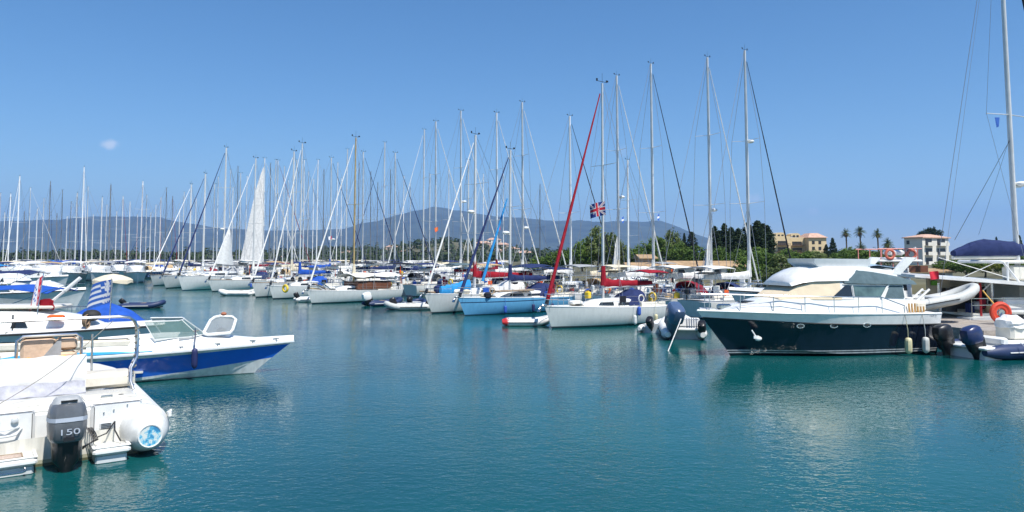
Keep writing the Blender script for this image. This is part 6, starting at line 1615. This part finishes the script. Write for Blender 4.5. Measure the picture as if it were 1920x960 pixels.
def stay(pa, Ya, pb, Yb, r=.012, nm='stay', mt=wire_m, par=G):
    m = MB(); m.tube([P(*pa, Ya) - par.location, P(*pb, Yb) - par.location], r, 4); return m.build(nm, mt, par)
topm = Vector((mx_ - .15, 0, Hm))
for (pb, Yb, r_) in (((1766, 440), 33.5, .014), ((1770, 500), 31, .008)):
    m = MB(); e = P(*pb, Yb) - G.location; m.tube([topm, e + (e - topm) * .06], r_, 4); m.build('backstay', wire_m, G)
q = P(1895, 215, 36).z
m = MB(); m.tube([topm, (mx_ - 1.85, -1.1, q - .15), (mx_ - .6, -2.3, 1.0)], .010, 4); m.build('shroud', wire_m, G)
m = MB(); m.tube([(mx_ + .0, 0, q - 1.2), P(1790, 450, 34) - G.location], .014, 4); m.build('lazy_jack', cv['black'], G)
m = MB(); m.tube([(mx_ - .03, 0, 9.5), P(1835, 440, 35) - G.location], .008, 4); m.build('lazy_jack', cv['black'], G)
m = MB(); e = Vector((mx_ + 3.4, 0, 1.4)); m.tube([topm.lerp(e, k / 8) for k in range(9)], [.05] + [.085] * 7 + [.1], 6); m.build('furled_jib', cv['black'], G)
q = P(1855, 232, 36) - G.location; m = MB(); m.add([(q.x - .12, -.6, q.z + .2), (q.x + .12, -.6, q.z + .2), (q.x + .05, -.62, q.z - .25), (q.x - .05, -.6, q.z + .2 - .5)], [(0, 1, 2, 3)]); m.build('pennant', fl_gb, G, smooth=0)
# crossed mooring ropes with white whipping
for (a_, b_) in (((1760, 483), (1895, 522)), ((1800, 522), (1868, 492))):
    m = MB(); m.tube([Gp(*a_, 34.6), Gp(*b_, 34.2)], .016, 4); m.build('white_rope', hyp_w, G)

# orange hose reel and yellow rope on the quay
p = P(1876, 586, 31.2); t = thing('hose_reel', 'round red orange hose reel standing on the quay by the white hardtop boat', 'hose reel', (p.x, p.y, .8))
zc = p.z - .8
m = MB(); m.torus((0, 0, zc), .36, .10, 'Y', 24, 8); m.torus((0, 0, zc), .24, .08, 'Y', 20, 6); m.build('hose', mat('red_hose', (.70, .07, .03), .5, var=.2, scale=12), t)
m = MB(); m.tube([(0, -.09, zc), (0, .09, zc)], .13, 12); m.tube([(0, -.1, zc), (-.25, -.1, 0)], .025, 5); m.tube([(0, -.1, zc), (.25, -.1, 0)], .025, 5); m.tube([(0, .1, zc), (0, .3, 0)], .025, 5); m.build('stand', steel, t)
a = P(1843, 545, 33.4); b = P(1898, 603, 30.6); m = MB(); m.tube([a.lerp(b, k / 6) + Vector((0, 0, -.08 * math.sin(k / 6 * 3.14))) for k in range(7)], .03, 6)
o = m.build('mooring_rope', rope_y); tag(o, 'yellow orange mooring rope running down in front of the hose reel', 'rope')
p = P(1905, 602, 31.0); t = thing('equipment_box', 'small black box on the quay right of the hose reel', 'box', (p.x, p.y, .8)); m = MB(); m.rbox((0, 0, .2), (.5, .35, .38), .03); m.build('case', black, t); m = MB(); m.rbox((0, 0, .405), (.52, .37, .04), .015); m.build('lid', black, t)

# navy and white RIB with two outboards, nearest at the right
p = W(1838, 668); r3 = dinghy('navy inflatable boat with two dark outboards at the navy yacht stern', (p.x, p.y, 0), R(14), 6.6, 2.5, .27, hyp_n, seats=False, name='rigid_inflatable_boat', cat='inflatable boat', floor=gel, z0=.32)
outboard(r3, (-1.12, .42, .55), 0, R(-8), .92, black)
outboard(r3, (-.85, -.62, .55), 0, R(-14), .98, mat('cowling_navy', (.02, .03, .10), .3, var=.2, coat=.3))
m = MB(); m.rbox((2.9, 0, .52), (5.2, 1.9, .16), .05); m.build('deck', gel, r3)
m = MB(); m.rbox((.15, 0, .62), (.3, 1.9, .28), .06); m.rbox((-.35, -.1, .40), (1.1, 2.0, .12), .04); m.rbox((-.3, -.1, .15), (.9, 1.7, .4), .04); m.build('stern_platform', gel, r3)
m = MB(); m.rbox((1.35, -.1, .95), (.8, .8, .75), .1); m.build('console', gel2, r3)
rr = random.Random(12); m = MB(); rg = []
for i in range(6):
    z_ = 1.05 + i * .085; w = interp([(0, .50), (3, .46), (5, .22)], i); rg.append([Vector((1.3 + w * math.cos(k * .4488) * rr.uniform(.86, 1.12), -.1 + w * math.sin(k * .4488) * rr.uniform(.86, 1.12), z_ + rr.uniform(-.03, .03))) for k in range(14)])
m.loft(rg); m.build('crumpled_cover', mat('crumpled_white_cloth', (.78, .77, .75), .85, var=.1, bump=.8, bscale=6), r3, smooth=20)
m = MB(); m.tube([(2.3, -.3, .6), (2.3, -.3, 1.25), (2.3, .3, 1.25), (2.3, .3, .6)], .025, 6); m.build('leaning_post', steel, r3)
m = MB()
for x_ in (.42, .72): m.tube([(x_, -1.27, .62), (x_, -1.42, .5), (x_, -1.42, -.3)], .018, 5)
for z_ in (.38, .2, .02): m.tube([(.42, -1.42, z_), (.72, -1.42, z_)], .018, 5)
m.build('boarding_ladder', steel, r3)
for x_ in (2.35, 2.85): 
    m = MB(); m.tube([(x_, -.98, .68), (x_ + .1, -1.32, .5), (x_ + .14, -1.38, .2)], .09, 8); m.build('tube_patch', gel, r3)
m = MB(); m.rbox((2.9, .5, .8), (1.6, .6, .4), .08); m.build('bench_seat', vinyl_c, r3)
m = MB(); m.prism([(2.4, .6), (4.4, .6), (4.6, 1.3), (4.3, 1.32)], -.98, -.92); m.build('side_screen', gel, r3)

# orange-buoyed flybridge of a yacht behind
hb_ = motor_boat('white flybridge cruiser with two orange lifebuoys on its top rail, behind the grey canvas', (23.6, 41.5, 0), R(180), 10.5, 3.6, 1.4, 1.8, mats=[gel3], rake=1., cabin=(2.0, 8.2, 3.1), name='flybridge_cruiser', windscreen=False, rail=True, seats=False, cat='cruiser')
def Hp(px, py, Y=41.5): v = P(px, py, Y); return Vector((23.6 - v.x, 41.5 - v.y, v.z))
a, b = Hp(1705, 489), Hp(1625, 489); m = MB(); m.rbox(((a.x + b.x) / 2, 0, a.z), (abs(b.x - a.x), 2.8, .14), .05); m.build('flybridge_deck', gel, hb_)
m = MB(); zt = Hp(1650, 467).z
for px in (1630, 1652, 1675, 1697):
    q = Hp(px, 489)
    for sy in (1.3, -1.3): m.tube([(q.x, sy, 2.9), (q.x, sy, zt)], .03, 5)
for sy in (1.3, -1.3): m.tube([(a.x, sy, zt), (b.x, sy, zt)], .03, 5)
m.build('flybridge_rail', mat('red_white_rail', (.60, .22, .18), .5), hb_)
for px in (1645, 1684):
    q = Hp(px, 477); m = MB(); m.torus((q.x, 1.38, q.z), .23, .075, 'Y', 20, 7); m.build('lifebuoy', mat('faded_red_buoy', (.55, .14, .09), .6, var=.2), hb_)
m = MB(); q = Hp(1665, 474); m.rbox((q.x, .6, q.z), (.9, .8, .30), .1); m.rbox((q.x, .6, q.z - .35), (1.2, .8, .22), .06); m.build('raft_canister', gel, hb_)
m = MB(); m.tube([(Hp(1700, 489).x, 1.0, zt - .6), (Hp(1697, 462).x, 1.0, zt + .1)], .06, 6); m.build('vent_pipe', gel, hb_)
m = MB(); q = Hp(1690, 500); m.box((q.x, 1.75, q.z - .1), (1.0, .05, .35)); m.build('dark_side_panel', mat('brown_wood', (.16, .06, .03), .5), hb_, smooth=0)

# boats between the white sailing boat and the navy yacht
p = W(1283, 636); r4 = dinghy('small white boat with a large tilted blue grey outboard by the navy yacht bow', (p.x, p.y, 0), R(82), 4.6, 2.0, .25, hyp_w, seats=False, name='tender', cat='tender')
outboard(r4, (-.45, .52, .84), R(20), R(-28), 1.3, mat('cowling_blue_grey', (.07, .11, .20), .22, var=.15, coat=.5), legm=mat('leg_blue_grey', (.06, .09, .15), .35, var=.2))
outboard(r4, (-.25, -.75, .42), R(-10), R(-30), .7, black)
m = MB(); m.rbox((-.12, -.1, .46), (.55, 1.5, .1), .03); m.rbox((.3, 0, .72), (.2, 1.4, .4), .05); m.build('stern_platform', gel, r4)
m = MB()
for k in range(5): m.tube([(-.3, -.1 - .1 * k, .5), (-.2, -.1 - .1 * k, .95)], .02, 4)
m.tube([(-.25, .1, .9), (-.25, -.6, .9)], .02, 4); m.build('folded_ladder', steel, r4)
a = P(1277, 598, 30.8); b = W(1248, 660); m = MB(); m.tube([a, b + Vector((0, 0, -.2))], .02, 5); o = m.build('mooring_rope', hyp_w); tag(o, 'white mooring rope slanting into the water beside the tilted blue grey outboard', 'rope')
p = W(1222, 624); dinghy('small dinghy with a black outboard at the stern of the red foresail boat', (p.x, p.y, 0), R(60), 2.6, 1.4, .19, hyp_w, motor=dict(s=.62, tilt=R(-35)), seats=True)
p = W(1036, 610); dinghy('white inflatable dinghy with red tail cones at the bow of the white sailing boat', (p.x - 2.35, p.y, 0), R(2), 2.35, 1.35, .19, hyp_w, tip=redm)
# small boats further along the row
for (px, py, rz, L_, tm, lb, mo) in ((742, 580, 15, 3.0, hyp_w, 'white inflatable dinghy right of the white outboard, near the wooden cabin boat', dict(s=.62, tilt=R(-20))),
                                 (800, 580, 190, 3.0, hyp_g, 'grey inflatable dinghy against the bow of the boat with the bright blue sail bag', dict(s=.6, tilt=R(-30))),
                                 (693, 574, 40, 2.8, hyp_n, 'dark dinghy with a large white outboard behind the wooden cabin boat', dict(s=.95, tilt=R(-15), col=gel)),
                                 (770, 577, 80, 2.6, hyp_n, 'black inflatable dinghy with a black outboard, middle of the three by the cabin boat', dict(s=.7, tilt=R(-25))),
                                 (470, 554, 180, 3.1, hyp_w, 'white dinghy right of the tall plumb white bow', None), (428, 552, 10, 2.8, hyp_g, 'low grey dinghy below the half raised foresail', None),
                                 (560, 566, 25, 2.6, hyp_w, 'small white dinghy under the bow chain of the wooden cabin boat', dict(s=.55, tilt=R(-20)))):
    p = W(px, py); dinghy(lb, (p.x, p.y, 0), R(rz), L_, 1.5, .2, tm, motor=mo)
# cockpit tents and low cruisers filling the pontoon between the rows and the far end
GM = 'small cruisers at the far end of the marina'
for i, (px, Y, rz, cc, lb) in enumerate(((60, 112, -40, 'white', 'small white cruiser with a white canopy at the far left'), (120, 118, -70, 'blue', 'small cruiser with a blue canopy below the tallest white mast'),
    (175, 120, -60, 'cream', 'small cruiser with a cream canopy right of the tallest white mast'), (228, 121, -65, 'navy', 'small cruiser with a navy canopy left of the bright white mast'),
    (10, 108, -30, 'cream', 'small cruiser with a cream canopy at the far left edge'), (90, 165, -60, 'sky', 'far small cruiser with a light blue canopy'),
    (145, 108, -70, 'white', 'small cruiser with a white canopy, nearest below the tallest white mast'), (205, 110, -75, 'grey', 'small cruiser with a grey canopy left of the parasol'),
    (252, 112, -60, 'white', 'small cruiser with a white canopy right of the parasol'), (-20, 90, -20, 'navy', 'small cruiser with a navy canopy cut by the left border'), (30, 84, -25, 'white', 'near small cruiser with a white canopy at the far left'),
    (85, 92, -50, 'tan', 'small cruiser with a tan canopy left of the tallest white mast'), (240, 160, -75, 'blue', 'far small cruiser with a blue canopy behind the bright white mast'), (40, 172, -60, 'white', 'far small cruiser with a white canopy behind the left tall mast'))):
    p = P(px, 483, Y)
    motor_boat(lb, (p.x, p.y, 0), R(rz), 8.5, 3.0, 1.3, 1.6, mats=[gel3], rake=.7, canopy=(.4, 3.6, 2.9, cc), cabin=(3.2, 7.4, 2.4), rail=Y < 130, windscreen=False, seats=False, name='cruiser', group=GM, cat='cruiser')

# ---- pontoon furniture
GP = 'service pedestals along the near pontoon'
ped = None
for k in range(13):
    q = A0 + U * (1 + k * 6.6) - V * .8
    if ped is None:
        ped = thing('service_pedestal', 'white power and water pedestal standing on the near pontoon', 'pedestal', (q.x, q.y, .55), HB, GP)
        m = MB(); m.rbox((0, 0, .5), (.26, .26, 1.0), .05); m.build('column', gel, ped); m = MB(); m.rbox((0, 0, 1.06), (.3, .3, .12), .05); m.build('lamp_head', cv['blue'], ped)
    else:
        c_ = copy_tree(ped); c_.location = (q.x, q.y, .55)
